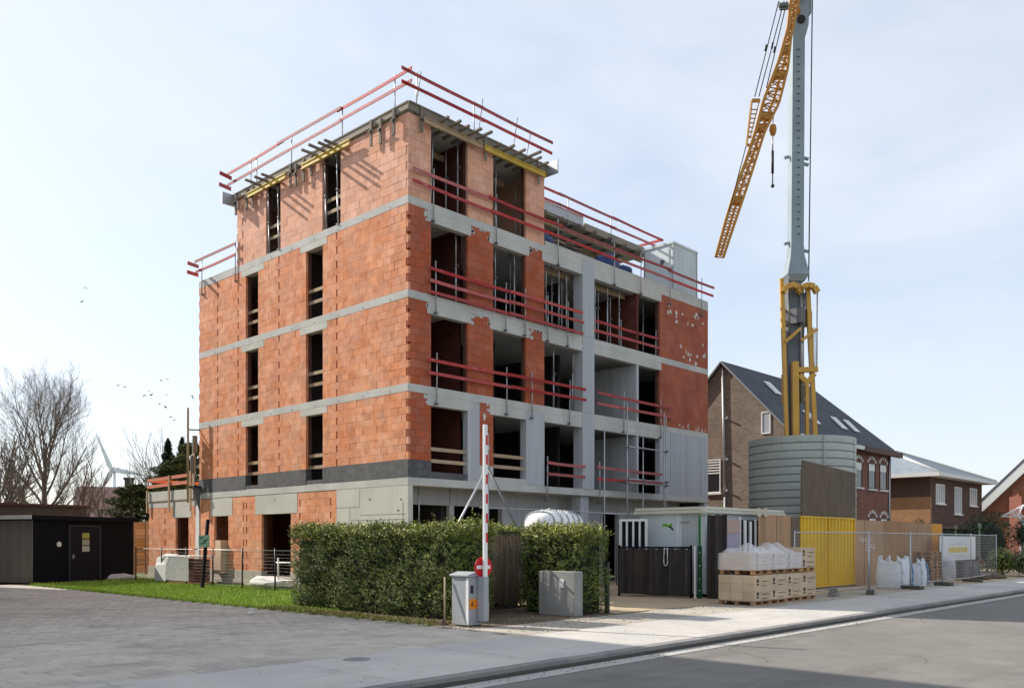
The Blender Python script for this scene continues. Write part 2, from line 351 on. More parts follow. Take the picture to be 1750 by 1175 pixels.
# paved forecourt, laid in running bond
fc = box(-40, -5.95, -10.655, 40, -.3, -.028).build('forecourt', M['joint']); struct(fc)
pv = []
S = .30
def in_view(x, y):
    dx, dy = x - CAMX, y - CAMY
    X = dx*UX + dy*VX; Y = dx*UY + dy*VY
    return Y > 4 and X/Y > -.62 and X/Y < .62 and (EYE*F_PX/Y + HOR_PX) < 1195, Y
r = 0; y = -10.64
while y < 17:
    band = y < -8.4
    s_x = .40 if band else .30; s_y = .385 if band else .30
    off = (r % 2) * s_x / 2
    x = -5.98 - off
    while x - s_x > -17:
        v, k = in_view(x - s_x/2, y + s_y/2)
        if v: pv.append((k, x - s_x/2, y + s_y/2, s_x, s_y))
        x -= s_x
    y += s_y; r += 1
pv.sort()
for k, x, y, sx, sy in pv[:300]:
    o = piece('paver', piece_mesh('paver', sx-.010, sy-.010, .05, M['paver']), (x, y, rnd.uniform(-.003,.003)), fc)
rest = MB()
for k, x, y, sx, sy in pv[300:]:
    z = rnd.uniform(-.004,.003); a, b_ = sx/2-.005, sy/2-.005
    rest.add([(x-a,y-b_,z),(x+a,y-b_,z),(x+a,y+b_,z),(x-a,y+b_,z),(x-a,y-b_,z-.03),(x+a,y-b_,z-.03),(x+a,y+b_,z-.03),(x-a,y+b_,z-.03)],
             [(0,1,2,3),(4,5,1,0),(5,6,2,1),(6,7,3,2),(7,4,0,3)])
stuff(rest.build('paver_field', M['paver'], fc))
# driveway apron, site yard, lawn, bed
struct(box(-5.94, 30, -10.65, -6.2, -.3, -.004).build('driveway', M['driveway']))
yard = MB(); nx, ny = 60, 30
for i in range(nx+1):
    for j in range(ny+1):
        x = -.9 + i*.75; y = -9.3 + j*.45 if j else -8.9 + .35*noise.noise(Vector((i*.35, 3.1, 0)))
        y = min(y, 3.5)
        yard.v.append((x, y, .004 + .05*max(0, noise.noise(Vector((x*.7, y*.7, 0)))) * min(1, max(0, y + 8.6))))
yard.f = [(i*(ny+1)+j, (i+1)*(ny+1)+j, (i+1)*(ny+1)+j+1, i*(ny+1)+j+1) for i in range(nx) for j in range(ny)]
yard.sm = [True]*len(yard.f)
struct(yard.build('building_yard', M['sand']))
struct(box(-5.93, 0, -3.3, 40, -.3, -.012).build('lawn', M['lawn']))
struct(box(-5.75, .3, -9.05, -3.3, -.3, -.0).build('planting_bed', M['soil']))
rg = random.Random(8)
gm = MB()
def blades(n, x0, x1, y0, y1, h0, h1, w=.012):
    for _ in range(n):
        x, y = rg.uniform(x0, x1), rg.uniform(y0, y1)
        d = noise.noise(Vector((x*.8, y*.8, 1)))
        if y > -3.3 and x > -.4 - .3*d: continue
        h = rg.uniform(h0, h1)*(1 + .5*d); t = rg.uniform(0, 6.28); a = rg.uniform(.1,.6)*h; w_ = w*rg.uniform(.7,1.6)
        c, s_ = math.cos(t), math.sin(t); z = -.012
        gm.add([(x-w_*s_, y+w_*c, z), (x+w_*s_, y-w_*c, z), (x+a*c, y+a*s_, z+h)], [(0,1,2)])
blades(52000, -5.94, -.2, -3.4, 16, .04, .10)
blades(7000, -6.0, -5.7, -1.0, 16, .04, .12); blades(500, -6.0, -5.6, -8.0, -1.0, .03, .08)
blades(6000, -5.9, -.4, 16, 23, .05, .13, .02)
stuff(tag(gm.build('grass', M['grass']), 'short bright green lawn grass beside the side facade', 'grass'))
# coarse dry verge below the long hedge
gm = MB(); blades(6500, -5.95, -5.35, -8.0, -1.2, .03, .11)
stuff(tag(gm.build('verge_weeds', mat('weeds', (.22,.20,.06), .8, isl=.4)), 'yellowed weeds along the foot of the long hedge', 'weeds'))

# ================================================================== the building shell
B = thing('apartment_building', 'five storey unfinished apartment block of orange hollow blocks and concrete slabs', 'building')
def part(mb, name, m, **k): return mb.build(name, m, B, **k)
blocks = []          # (axis, a0, a1, z0, z1, inset0, material, wall)
core = {}
def subtract(iv, holes):
    out = [iv]
    for h0, h1 in holes:
        nxt = []
        for a, b in out:
            if h1 <= a or h0 >= b: nxt.append((a, b)); continue
            if h0 > a: nxt.append((a, h0))
            if h1 < b: nxt.append((h1, b))
        out = nxt
    return out
rb = random.Random(11)
def brickwork(axis, a0, a1, z0, heights, holes, m, slots=(), length=.375, corner=False, plane=0., endtooth=False, coremat='mortar'):
    """holes: (a0,a1,z0,z1).  courses of blocks with open joints, a core 10 cm behind; toothed at the corner"""
    z = z0
    for i, h in enumerate(heights):
        zm = z + h/2
        hs = [(h0, h1) for h0, h1, q0, q1 in holes if q0 < zm < q1]
        for s in slots:
            pass
        for (a, b) in subtract((a0, a1), hs):
            core.setdefault((axis, plane, coremat), []).append((max(a, .1 if corner and a == a0 else a), b, z, z+h))
            ss = sorted(s for s in slots if a + .15 < s < b - .15) if i % 2 == 0 else []
            segs = subtract((a, b), [(s-.042, s+.042) for s in ss])
            for (p, q) in segs:
                if corner and p == a0 and p == a:
                    # right wall and left wall interlock on alternate courses
                    if axis == 'y': p = .10 if i % 2 else 0.
                    else: p = .010 if i % 2 else .105
                if endtooth and q == a1 and i % 2: q -= .05
                g = math.floor((p + 100) / length) * length - 100 + (i % 2) * length / 2
                cuts = []
                while g < q:
                    if g > p + .07 and g < q - .07: cuts.append(g)
                    g += length
                pts = [p] + cuts + [q]
                for u, v in zip(pts[:-1], pts[1:]):
                    blocks.append((axis, u + .002, v - .002, z + .002, z + h - .002, plane, m))
        z += h
    return z
BAND = .26
LVL = [3.8, 6.8, 9.8, 12.8]
side_slots = (12.34, 10.66, 7.62, 3.88)
WB, WA = (4.73, 5.80), (9.12, 10.07)
for f, zf in enumerate(LVL[:3]):
    zb = 4.37 if f == 0 else zf
    top = zf + 3 - BAND
    n = 9 if f == 0 else 11
    ch = (top - zb)/n
    zl = top - ch                                   # lintel replaces the last course
    hol = [(*WB, zb, zl), (*WA, zb, zl), (4.46, 6.17, zl, top), (8.71, 10.40, zl, top)]
    brickwork('y', 0, 13.96, zb, [ch]*n, hol, 'block_side', side_slots, corner=True, endtooth=True)
    for a, b in ((4.46, 6.17), (8.71, 10.40)):
        part(box(-.004, .25, a+.004, b-.004, zl+.002, top), 'lintel', M['concrete_panel'], bevel=.006)
    # street side
    hts = [.264]*9 + [.364] if f else [.241]*8 + [.242]
    zs = zf if f else 4.37
    ztop = zf + 3 - BAND
    zo = ztop - hts[-1] if f else ztop - .36
    hol = [(.97, 2.63, zs, ztop), (3.86, 5.56, zs, ztop), (6.57, 14.19, zs-1, ztop+1)]
    hol += [(.80, 2.80, ztop-.3, ztop), (3.68, 5.74, ztop-.3, ztop)]
    if f == 0: hol += [(2.63, 3.2, 0, 9), (5.56, 6.57, 0, 9), (14.19, 18.2, 0, 9)]
    brickwork('x', 0, 18.17 if f == 0 else 14.18, zs, hts, hol, 'block_street', (), corner=True)
    if f:
        brickwork('x', 14.19, 18.17, zs, hts, [], 'block_patched', ())
    for a, b in ((.81, 2.79), (3.69, 5.73)):
        part(box(a, b, -.005, .24, ztop - .36, ztop), 'lintel', M['concrete'], bevel=.008)
    part(box(6.45, 14.30, -.006, .26, ztop - .34, ztop), 'edge_beam', M['concrete'], bevel=.008)
    # column between the two wide bays, thin wall end
    part(box(8.81, 9.55, -.03, .45, zf if f else 3.8, ztop + BAND - .004), 'column', M['concrete_cool'], bevel=.01)
    wm = 'room_brick_shaded' if f == 2 else 'concrete_cool'
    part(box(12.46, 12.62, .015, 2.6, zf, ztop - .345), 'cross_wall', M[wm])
    if f == 0:
        part(box(2.63, 3.2, 0, .25, 3.8, ztop - .0), 'pier', M['concrete_cool'], bevel=.008)
        part(box(3.2, 3.86, .002, .25, 3.8, 4.37), 'pier_foot', M['concrete'])
        part(box(5.56, 6.57, -.012, .3, 3.8, ztop), 'pier', M['concrete_cool'], bevel=.01)
        part(box(14.19, 18.17, -.004, .25, 3.8, ztop), 'concrete_panel', M['concrete_cool'])
        for q in (15.0, 16.3, 17.55):
            part(box(q, q+.012, -.009, -.002, 3.82, ztop-.02), 'panel_joint', M['galv_dark'])
        part(box(.97, 2.63, 0, .22, 3.8, 4.02), 'sill', M['bitumen']); part(box(3.86, 5.56, 0, .22, 3.8, 4.0), 'sill', M['concrete'])
# penthouse
hol = [(3.65, 4.76, 0, 99), (7.51, 8.54, 0, 99)]
brickwork('y', 0, 10.77, 12.8, [.266]*10, hol, 'block_top', (10.3,), corner=True, endtooth=True)
brickwork('x', 0, 6.57, 12.8, [.266]*10, [(.97, 2.63, 0, 99), (3.86, 5.56, 0, 99)], 'block_top', (), corner=True)
# ground floor of the side facade and the low annex
gf = [(6.80, 8.86, .41, 2.9), (11.45, 12.63, .41, 2.9), (6.36, 9.34, 2.87, 3.6), (11.12, 12.93, 2.87, 3.6)]
n = 12; ch = (3.52-.58)/n
hol = [(6.80, 8.86, 0, 2.9), (11.45, 12.63, 0, 2.9), (6.36, 9.34, .58+ch*9.4, 9), (11.12, 12.93, .58+ch*9.4, 9)]
brickwork('y', 3.905, 13.9, .58, [ch]*n, hol, 'block_side', (4.25, 6.2, 10.0, 10.25), coremat='mortar')
brickwork('y', 14.23, 18.89, .58, [ch]*11, [(14.92, 16.15, 0, 2.9), (14.65, 16.43, .58+ch*9.4, 9)], 'block_side', (17.2,), endtooth=True)
zl = .58 + ch*9
for a, b in ((6.36, 9.34), (11.12, 12.93)):
    part(box(-.008, .25, a+.004, b-.004, zl+ch*.0+.002, 3.52), 'lintel', M['concrete_panel'], bevel=.006)
part(box(-.008, .25, 14.655, 16.425, zl+.002, 3.27), 'lintel', M['concrete_panel'], bevel=.006)
# build the block geometry : 300 largest in the photo as pieces, the rest as one part
def to_box(ax, u, v, z0, z1, pl, th=.10):
    return (pl, pl+th, u, v, z0, z1) if ax == 'y' else (u, v, pl, pl+th, z0, z1)
def imp(bk):
    ax, u, v, z0, z1, pl, m = bk
    bx = to_box(*bk[:6]); c = Vector(((bx[0]+bx[1])/2, (bx[2]+bx[3])/2, (bx[4]+bx[5])/2))
    d = Vector((c.x - CAMX, c.y - CAMY, 0)); k = d.length
    cosv = abs(d.x if ax == 'y' else d.y)/k
    return -(v-u)*(z1-z0)*cosv/k/k
blocks.sort(key=imp)
bm_cache = {}
for bk in blocks[:300]:
    ax, u, v, z0, z1, pl, m = bk
    key = (ax, round(v-u, 3), round(z1-z0, 3), m)
    if key not in bm_cache:
        a, h = (v-u)/2, (z1-z0)/2; c = .005
        P = lambda d, s_, t: (d, s_, t) if ax == 'y' else (s_, d, t)
        vs = [P(.1,-a,-h),P(.1,a,-h),P(.1,a,h),P(.1,-a,h),P(c,-a,-h),P(c,a,-h),P(c,a,h),P(c,-a,h),P(0,-a+c,-h+c),P(0,a-c,-h+c),P(0,a-c,h-c),P(0,-a+c,h-c)]
        fs = [(8,9,10,11)] + [(i,(i+1)%4,4+(i+1)%4,4+i) for i in range(4)] + [(4+i,4+(i+1)%4,8+(i+1)%4,8+i) for i in range(4)]
        if ax == 'y': fs = [t[::-1] for t in fs]
        q = MB().add(vs, fs); me = q.mesh('brick'); me.materials.append(M[m]); bm_cache[key] = me
    e = rb.uniform(-.004, .003)
    loc = (pl+e, (u+v)/2, (z0+z1)/2) if ax == 'y' else ((u+v)/2, pl+e, (z0+z1)/2)
    piece('brick', bm_cache[key], loc, B)
rest = {}
for bk in blocks[300:]:
    e = rb.uniform(-.004, .003)
    x0, x1, y0, y1, z0, z1 = to_box(*bk[:6])
    if bk[0] == 'y': x0 += e
    else: y0 += e
    rest.setdefault(bk[6], MB()).box(x0, x1, y0, y1, z0, z1)
for m, q in rest.items(): stuff(part(q, 'brickwork', M[m]))
for (ax, pl, cm), lst in core.items():
    runs = {}
    for p, q, z0, z1 in lst: runs.setdefault((round(p,3), round(q,3)), []).append((z0, z1))
    for (p, q), zs_ in runs.items():
        zs_.sort(); cur = list(zs_[0]); out = []
        for z0, z1 in zs_[1:]:
            if z0 - cur[1] < .01: cur[1] = z1
            else: out.append(tuple(cur)); cur = [z0, z1]
        out.append(tuple(cur))
        for z0, z1 in out:
            part(box(pl+.101, pl+.25, p, q, z0, z1) if ax == 'y' else box(p, q, pl+.101, pl+.25, z0, z1), 'wall_core', M[cm])
# slabs (through-going floor plates)
for i, z in enumerate(LVL):
    part(box(-.006, 18.175, -.006, 13.965, z - BAND, z), 'floor_slab', M['concrete'], bevel=.01)
part(box(-.03, 6.62, -.03, 10.82, 15.50, 15.74), 'roof_slab', M['concrete'], bevel=.01)
part(box(-.004, 4.2, 13.97, 18.9, 3.27, 3.58), 'annex_slab', M['concrete_panel'], bevel=.01)
# dark damp-proof band above the first slab
for a, b in ((0, 4.73), (5.8, 9.12), (10.07, 13.96)):
    part(box(-.012 if a else -.012, .25, a if a else -.012, b, 3.803, 4.368), 'damp_proof_band', M['bitumen'])
part(box(.0, .97, -.014, .25, 3.802, 4.367), 'damp_proof_band', M['bitumen'])
for a, b in (WB, WA): part(box(.0, .25, a, b, 3.803, 3.95), 'sill', M['bitumen'])
# ground floor concrete panels at the corner, with their joints
part(box(0, .20, 0.0, 3.90, 0, 3.54), 'concrete_panel', M['concrete_panel'])
for y0, y1, z0, z1 in ((2.55,2.562,2.9,3.5),(.10,2.55,2.62,2.632),(2.56,3.9,2.9,2.912),(3.1,3.112,2.45,2.9),(.1,3.1,2.45,2.462),(1.6,1.612,0,2.45),(.24,.262,.2,3.0)):
    part(box(-.004, .004, y0, y1, z0, z1), 'panel_joint', M['galv_dark'])
part(box(-.03, .2, 13.905, 14.22, 0, 3.27), 'pilaster', M['white'], bevel=.005)
# plinth of light blocks
q = MB()
for y0, y1 in ((3.91, 6.8), (8.86, 11.45), (12.63, 13.9), (14.23, 14.92), (16.15, 18.9)):
    y = y0
    while y < y1 - .05:
        e = min(y + .6, y1)
        part(box(-.03 + rb.uniform(-.004,.004), .25, y+.004, e-.004, .22, .578), 'plinth_block', M['plinth'], bevel=.006); y = e
part(box(-.06, .3, 3.91, 18.95, 0, .218), 'footing', M['plinth'], bevel=.01)
for y0, y1 in ((6.8, 8.86), (11.45, 12.63), (14.92, 16.15)): part(box(-.02, .3, y0, y1, .22, .40), 'threshold', M['plinth'], bevel=.008)
# annex box walls
part(box(.25, 4.2, 18.65, 18.88, 0, 3.26), 'annex_wall', M['block_side']); part(box(4.0, 4.2, 13.97, 18.65, 0, 3.26), 'annex_wall', M['block_side'])
# ground floor on the street side, set back under the slab
part(MB().box(1.09, 18.1, 1.2, 1.42, 3.0, 3.538).box(5.54, 11.6, 1.2, 1.42, 0, 3.0).box(12.8, 18.1, 1.2, 1.42, 0, 3.0).box(.2, 1.09, 1.2, 1.42, 3.0, 3.538), 'ground_floor_wall', M['concrete_cool'])
for q in (6.6, 7.9, 9.2, 10.5, 13.9, 15.2, 16.5): part(box(q, q+.014, 1.194, 1.203, 0, 2.98), 'panel_joint', M['galv_dark'])
part(box(11.5, 11.62, 1.16, 1.3, 0, 2.96), 'door_frame', M['concrete']); part(box(12.78, 12.9, 1.16, 1.3, 0, 2.96), 'door_frame', M['concrete'])
part(box(8.9, 9.4, .15, .6, 0, 3.54), 'column', M['concrete_cool'], bevel=.01)
part(box(17.9, 18.16, .02, .3, 0, 3.54), 'column', M['concrete_cool'], bevel=.01)
part(box(2.9, 3.15, 1.25, 1.4, 0, 3.0), 'column', M['concrete']) 
# rooms behind the openings
for f, zf in enumerate([0.] + LVL[:3]):
    zt = (LVL[f] if f else 3.8) + (3 if f else 0) - BAND
    zt = ([3.8]+[z+3 for z in LVL[:3]])[f] - BAND
    part(box(.26, 17.9, 6.4, 6.6, zf+.001, zt-.001), 'room_wall', M['room_shaded'])
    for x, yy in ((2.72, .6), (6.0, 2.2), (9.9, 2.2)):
        part(box(x, x+.15, 1.45 if f == 0 else yy, 6.39, zf+.001, zt-.001), 'room_wall', M['room_brick_shaded' if (f and x < 6) else 'room_shaded'])
    part(box(17.6, 17.9, .3, 6.39, zf+.001, zt-.001), 'room_wall', M['room_shaded'])
    part(box(3.4, 3.6, 6.61, 13.7, zf+.001, zt-.001), 'room_wall', M['room_brick_shaded'])
    part(box(.26, 18.1, 13.7, 13.9, zf+.001, zt-.001), 'rear_wall', M['block_side'])
    part(box(17.95, 18.16, .26, 13.69, zf+.001, zt-.001), 'gable_wall', M['block_patched'])
part(box(.26, 6.4, 5.2, 5.4, 12.81, 15.45), 'room_wall', M['room_shaded']); part(box(2.72, 2.87, .3, 5.19, 12.81, 15.45), 'room_wall', M['room_brick_shaded'])
part(box(6.36, 6.56, .26, 10.7, 12.81, 15.45), 'penthouse_wall', M['block_top']); part(box(3.4, 3.6, 5.41, 10.5, 12.81, 15.45), 'room_wall', M['room_brick_shaded'])
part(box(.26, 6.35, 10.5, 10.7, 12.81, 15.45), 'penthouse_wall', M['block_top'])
# set-back rear roof: slab with its formwork lip, back wall of boards
rs = part(box(6.64, 17.0, 2.5, 10.8, 15.42, 15.60), 'rear_roof_slab', M['plank_edge'], bevel=.01)
part(box(6.64, 11.9, 2.44, 2.5, 15.50, 15.92), 'edge_shutter', M['galv'])
part(box(12.0, 17.0, 2.42, 2.49, 15.36, 15.66), 'edge_shutter', M['plank_edge'])
for i in range(9): part(box(6.9+i*1.12, 7.0+i*1.12, 2.2, 6.5, 15.30, 15.415), 'soffit_joist', M['timber_grey'])
for i in range(3): part(box(6.66, 16.8, 2.75+i*1.3, 2.87+i*1.3, 15.12, 15.297), 'soffit_bearer', M['timber'])
part(box(6.6, 11.5, 5.0, 5.2, 12.81, 15.1), 'terrace_wall', M['plywood']); part(box(11.5, 17.2, 4.0, 4.2, 12.81, 15.1), 'terrace_wall', M['white_metal'])
part(box(6.62, 18.17, .0, .22, 12.80, 12.98), 'terrace_upstand', M['concrete'], bevel=.008)
part(box(-.004, .25, 10.83, 13.96, 12.80, 12.86), 'terrace_upstand', M['concrete'], bevel=.008)
# timber guard boards in the side windows and in two street openings
for f, zf in enumerate(LVL):
    for w0, w1 in ((WB, WA) if f < 3 else ((3.65, 4.76), (7.51, 8.54))):
        for dz in (.56, .98):
            part(box(.11, .135, w0-.0+.002, w1-.002, zf+dz, zf+dz+.12) if isinstance(w0, float) else box(0,1,0,1,0,1), 'guard_board', M['timber']) if isinstance(w0, float) else None
for x0, x1 in ((.97, 2.63), (3.86, 5.56)):
    for z in (4.33, 4.72): part(box(x0+.002, x1-.002, .10, .125, z, z+.12), 'guard_board', M['timber'])
# parapet boards of the annex
part(box(-.03, -.008, 14.3, 18.9, 3.60, 4.02), 'parapet_board', M['concrete_panel']); part(box(-.034, -.01, 14.3, 18.9, 3.56, 3.595), 'parapet_rail', M['timber'])
# tie-holes and a few loose block patches on the street face give it wear
for px_, z in ((14.7,5.3),(16.0,5.4),(17.2,5.2),(14.7,6.2),(16.0,6.25)):
    part(MB().tube((px_, -.006, z), (px_, .02, z), .03, n=10), 'tie_hole', M['print_dark'])

# ragged mortar and cement smears on the street face
rq = random.Random(19)
def smear(x, z, w, h, m='concrete', y=-.0):
    n = 13; pts = []
    for i in range(n):
        a = 2*math.pi*i/n; k = rq.uniform(.55,1.1); pts.append((x + math.cos(a)*w*k, z + math.sin(a)*h*k))
    part(MB().prism(pts, 'y', y-.0075, y+.02), 'cement_smear', M[m])
for zt in (6.54, 9.54, 12.54):
    for x in (.78, 2.83, 3.66, 5.78):
        for q in range(2): smear(x + rq.uniform(-.06,.06), zt - rq.uniform(.02,.34), rq.uniform(.05,.13), rq.uniform(.05,.12))
    for q in range(3): smear(rq.uniform(2.75,3.7), zt - rq.uniform(0,.06), rq.uniform(.06,.14), rq.uniform(.03,.08))
    for q in range(3): smear(rq.uniform(5.8,6.4), zt - rq.uniform(0,.06), rq.uniform(.06,.12), rq.uniform(.03,.08))
for q in range(26):
    if rq.random() < .5: x, z = rq.uniform(14.4,18.0), rq.gauss(11.9,.18)
    else: x, z = rq.uniform(15.2,18.0), 9.9 + abs(rq.gauss(0,.45))
    smear(x, z, rq.uniform(.03,.12), rq.uniform(.05,.14), 'chalk')
for q in range(9): smear(rq.uniform(14.4,18.0), 6.85 + abs(rq.gauss(0,.15)), rq.uniform(.03,.07), rq.uniform(.05,.16), 'chalk')
for x, z, w, h in ((3.42,6.05,.07,.2),(3.5,5.5,.13,.24),(3.45,5.15,.07,.22),(3.62,5.0,.06,.1)): smear(x, z, w, h, 'chalk')
# tie holes in the concrete bands
for z in (6.62, 9.62, 12.62):
    for k in range(9):
        y = .9 + k*1.45; part(MB().tube((-.012, y, z), (.01, y, z), .022, n=8), 'tie_hole', M['print_dark'])
for (y, z) in ((.35,3.1),(2.0,3.15),(.5,2.75),(7.9,3.3)): part(MB().tube((-.013, y, z), (.01, y, z), .028, n=8), 'tie_hole', M['print_dark'])

# grit, crumbs of mortar and dry leaves swept along kerb, driveway and yard; hairline cracks
rk = random.Random(64); gr = MB()
def crumb(x, y, z, r):
    t = rk.uniform(0,6.28); pts = [(x+math.cos(t+i*1.57)*r*rk.uniform(.6,1.2), y+math.sin(t+i*1.57)*r*rk.uniform(.6,1.2), z) for i in range(4)]
    gr.add(pts + [(x, y, z + r*rk.uniform(.4,.9))], [(0,1,4),(1,2,4),(2,3,4),(3,0,4)])
for _ in range(900): crumb(rk.uniform(-14,22), -13.42 - abs(rk.gauss(0,.12)), -.112 if rk.random() < .5 else -.118, rk.uniform(.008,.028))
for _ in range(1500): crumb(rk.uniform(-5.8,16), rk.uniform(-10.6,-7.9), -.003, rk.uniform(.008,.03))
for _ in range(700): crumb(rk.uniform(-12,20), rk.uniform(-13.1,-10.7), .003, rk.uniform(.005,.014))
for _ in range(700): crumb(rk.uniform(-12,-6), rk.uniform(-10.5,8), .002, rk.uniform(.005,.014))
for _ in range(600): crumb(rk.uniform(-6.3,-5.2), rk.uniform(-9.2,-1.5), .003, rk.uniform(.008,.03))
stuff(tag(gr.build('grit', mat('grit', (.30,.25,.18), .95, isl=.5)), 'scattered grit, mortar crumbs and dry leaves on the ground', 'grit'))
road_o = bpy.data.objects['road']
def crack(x, y, ang, n, step, w, parent, z, m='joint'):
    b = MB(); p = Vector((x,y,z)); L0 = R0 = None; vs = []
    for i in range(n+1):
        ang += rk.gauss(0,.25); d = Vector((math.cos(ang),math.sin(ang),0)); s_ = Vector((-d.y,d.x,0))*w*rk.uniform(.4,1.2)*(1 if 0 < i < n else .1)
        vs += [p - s_, p + s_]; p = p + d*step
    b.add(vs, [(2*i, 2*i+2, 2*i+3, 2*i+1) for i in range(n)]); b.build('crack', M[m], parent)
for x, y, a in ((-5.5,-15.2,.2),(3,-14.7,.1),(-4,-17.0,.0)): crack(x, y, a, 22, .16, .006, road_o, -.1165)
# ================================================================== things on and around the shell
def on_street(px, Y=0.):
    a = (px - CX_PX)/F_PX; k = (Y - CAMY)/(a*VX + VY); return CAMX + k*(a*UX + UY)
def on_side(px, X=0.):
    a = (px - CX_PX)/F_PX; k = (X - CAMX)/(a*UX + UY); return CAMY + k*(a*VX + VY)
rr = random.Random(21)
def guard_rail(label, p0, p1, heights, posts, m='red_rail', post_low=-.55, post_top=1.12, out=(0,-1), boards=3.9, th=.105, group='guard rails'):
    """p0,p1 at floor level; boards on edge held by clamped posts"""
    p0, p1 = Vector(p0), Vector(p1); d = p1 - p0; Lr = d.length; d.normalize(); o3 = Vector((*out, 0))
    t = thing('guard_rail', label, 'railing', p0, group=group)
    for h in heights:
        n = max(1, round(Lr/boards)); a = 0.
        for i in range(n):
            b = Lr*(i+1)/n
            e0, e1 = rr.uniform(-.035,.035), rr.uniform(-.035,.035)
            pa = d*(a - (rr.uniform(.1,.4) if i else 0)) + Vector((0,0,h+e0)) + o3*(.032*(i%2)); pb = d*(b + rr.uniform(.02,.15)) + Vector((0,0,h+e1)) + o3*(.032*(i%2))
            bow = Vector((0,0,rr.uniform(-.03,.012))) + o3*rr.uniform(-.02,.02); q = MB(); N_ = 6
            sup = Vector((0,0,1)); vs = []
            for k in range(N_+1):
                u = k/N_; c = pa.lerp(pb,u) + bow*(4*u*(1-u))
                vs += [c - o3*.015 - sup*th/2, c + o3*.015 - sup*th/2, c + o3*.015 + sup*th/2, c - o3*.015 + sup*th/2]
            fs = [(4*k+j, 4*k+(j+1)%4, 4*k+4+(j+1)%4, 4*k+4+j) for k in range(N_) for j in range(4)] + [(3,2,1,0), (4*N_,4*N_+1,4*N_+2,4*N_+3)]
            q.add(vs, fs); q.build('rail_board', M[m], t); a = b
    for s_ in posts:
        q = MB(); lean = rr.uniform(-.03,.03)
        b0 = d*s_ - o3*.045 + Vector((0,0,post_low)); q.tube(b0, b0 + Vector((0,0,post_top-post_low)) + d*lean, .022, n=6)
        c = q.build('post', M['galv'], t)
        MB().box(b0.x-.05, b0.x+.05, b0.y-.05, b0.y+.05, post_low-.03, post_low+.02).beam(b0+Vector((0,0,.02)), b0 + Vector((0,0,.02)) - o3*.18, .05, .04).build('clamp', M['galv_dark'], c)
    return t
# --- rails along the street face
Yr = -.14
P_ = lambda lst, x0: [on_street(p, Yr) - x0 for p in lst]
guard_rail('long red guard rail along the fourth floor terrace edge', (.09,Yr,12.8), (18.35,Yr,12.8), (.86,.44), P_([742,850,956,1052,1097,1147,1201], .09), post_low=-.6)
guard_rail('red guard rail with three boards outside the third floor windows', (.82,Yr,9.8), (8.6,Yr,9.8), (.82,.44,.02), P_([747,866,899,938,972], .82), post_low=-.58)
guard_rail('short red guard rail on third floor right of the column', (9.45,.02,9.8), (14.05,.02,9.8), (.78,.38), [.1, 2.0, 4.5], out=(0,-1))
guard_rail('red guard rail across second floor from corner to column', (.72,Yr,6.8), (8.75,Yr,6.8), (.84,.43), P_([748,868,911,975], .72))
guard_rail('red guard rail on second floor right of the column', (9.6,Yr,6.8), (14.9,Yr,6.8), (.84,.43), P_([1068,1131], 9.6))
guard_rail('red guard rail on first floor in front of the left wide bay', (6.6,Yr,3.8), (8.8,Yr,3.8), (.88,.44), P_([937], 6.6))
guard_rail('red guard rail on first floor right of the column', (9.6,Yr,3.8), (14.1,Yr,3.8), (.88,.44), P_([1027], 9.6))
# --- roof rails
t = guard_rail('red roof guard rail along the sunny side of the penthouse', (-.1,-.3,15.7), (-.1,11.3,15.7), (1.0,.58), [on_side(p, -.1)+.3 for p in (673,583,496,437,427)], out=(-1,0), post_low=-.25)
MB().beam((0,11.3,.72),(-.55,11.25,.78),.03,.15).build('rail_board', M['red_rail'], t); MB().beam((0,11.35,.30),(-.55,11.3,.34),.03,.15).build('rail_board', M['red_rail'], t)
guard_rail('red roof guard rail along the street side of the penthouse', (-.35,-.1,15.7), (6.75,-.1,15.7), (.98,.56), [on_street(p, -.1)+.35 for p in (713,812)], post_low=-.2)
t = guard_rail('red guard rail on the side terrace left of the penthouse', (-.1,10.7,12.8), (-.1,14.0,12.8), (.92,.5), [.1,2.9], out=(-1,0))
MB().beam((.1,3.3,.72),(-.42,3.25,.76),.03,.15).build('rail_board', M['red_rail'], t); MB().beam((.1,3.32,.36),(-.42,3.3,.39),.03,.15).build('rail_board', M['red_rail'], t)
t = guard_rail('dark red guard rail above the set-back rear roof', (6.66,2.4,15.42), (17.9,2.4,15.42), (.98,.55), [on_street(972,2.4)-6.66, on_street(1046,2.4)-6.66], post_low=-.1, post_top=1.1)
MB().beam((11.3,0,.98),(11.2,3.2,.98),.03,.13).build('rail_board', M['red_rail'], t); MB().beam((11.3,0,.55),(11.2,3.2,.55),.03,.13).build('rail_board', M['red_rail'], t)
# --- annex rails, orange-red
t = thing('guard_rail', 'orange guard rail with wooden posts on the low annex roof', 'railing', (-.05,14.3,3.6), group='guard rails')
for z, e in ((.98,.0),(.68,.0)):
    MB().beam((0,0,z+.06),(0,4.6,z-.02),.03,.14).build('rail_board', M['orange_rail'], t)
MB().beam((0,4.5,.95),(2.6,4.5,.95),.03,.14).build('rail_board', M['orange_rail'], t)
for y, h in ((.25,1.2),(2.3,1.1),(4.55,.5)):
    box(-.07,-.02,y-.05,y+.05,-.55,h).build('post', M['timber'], t)

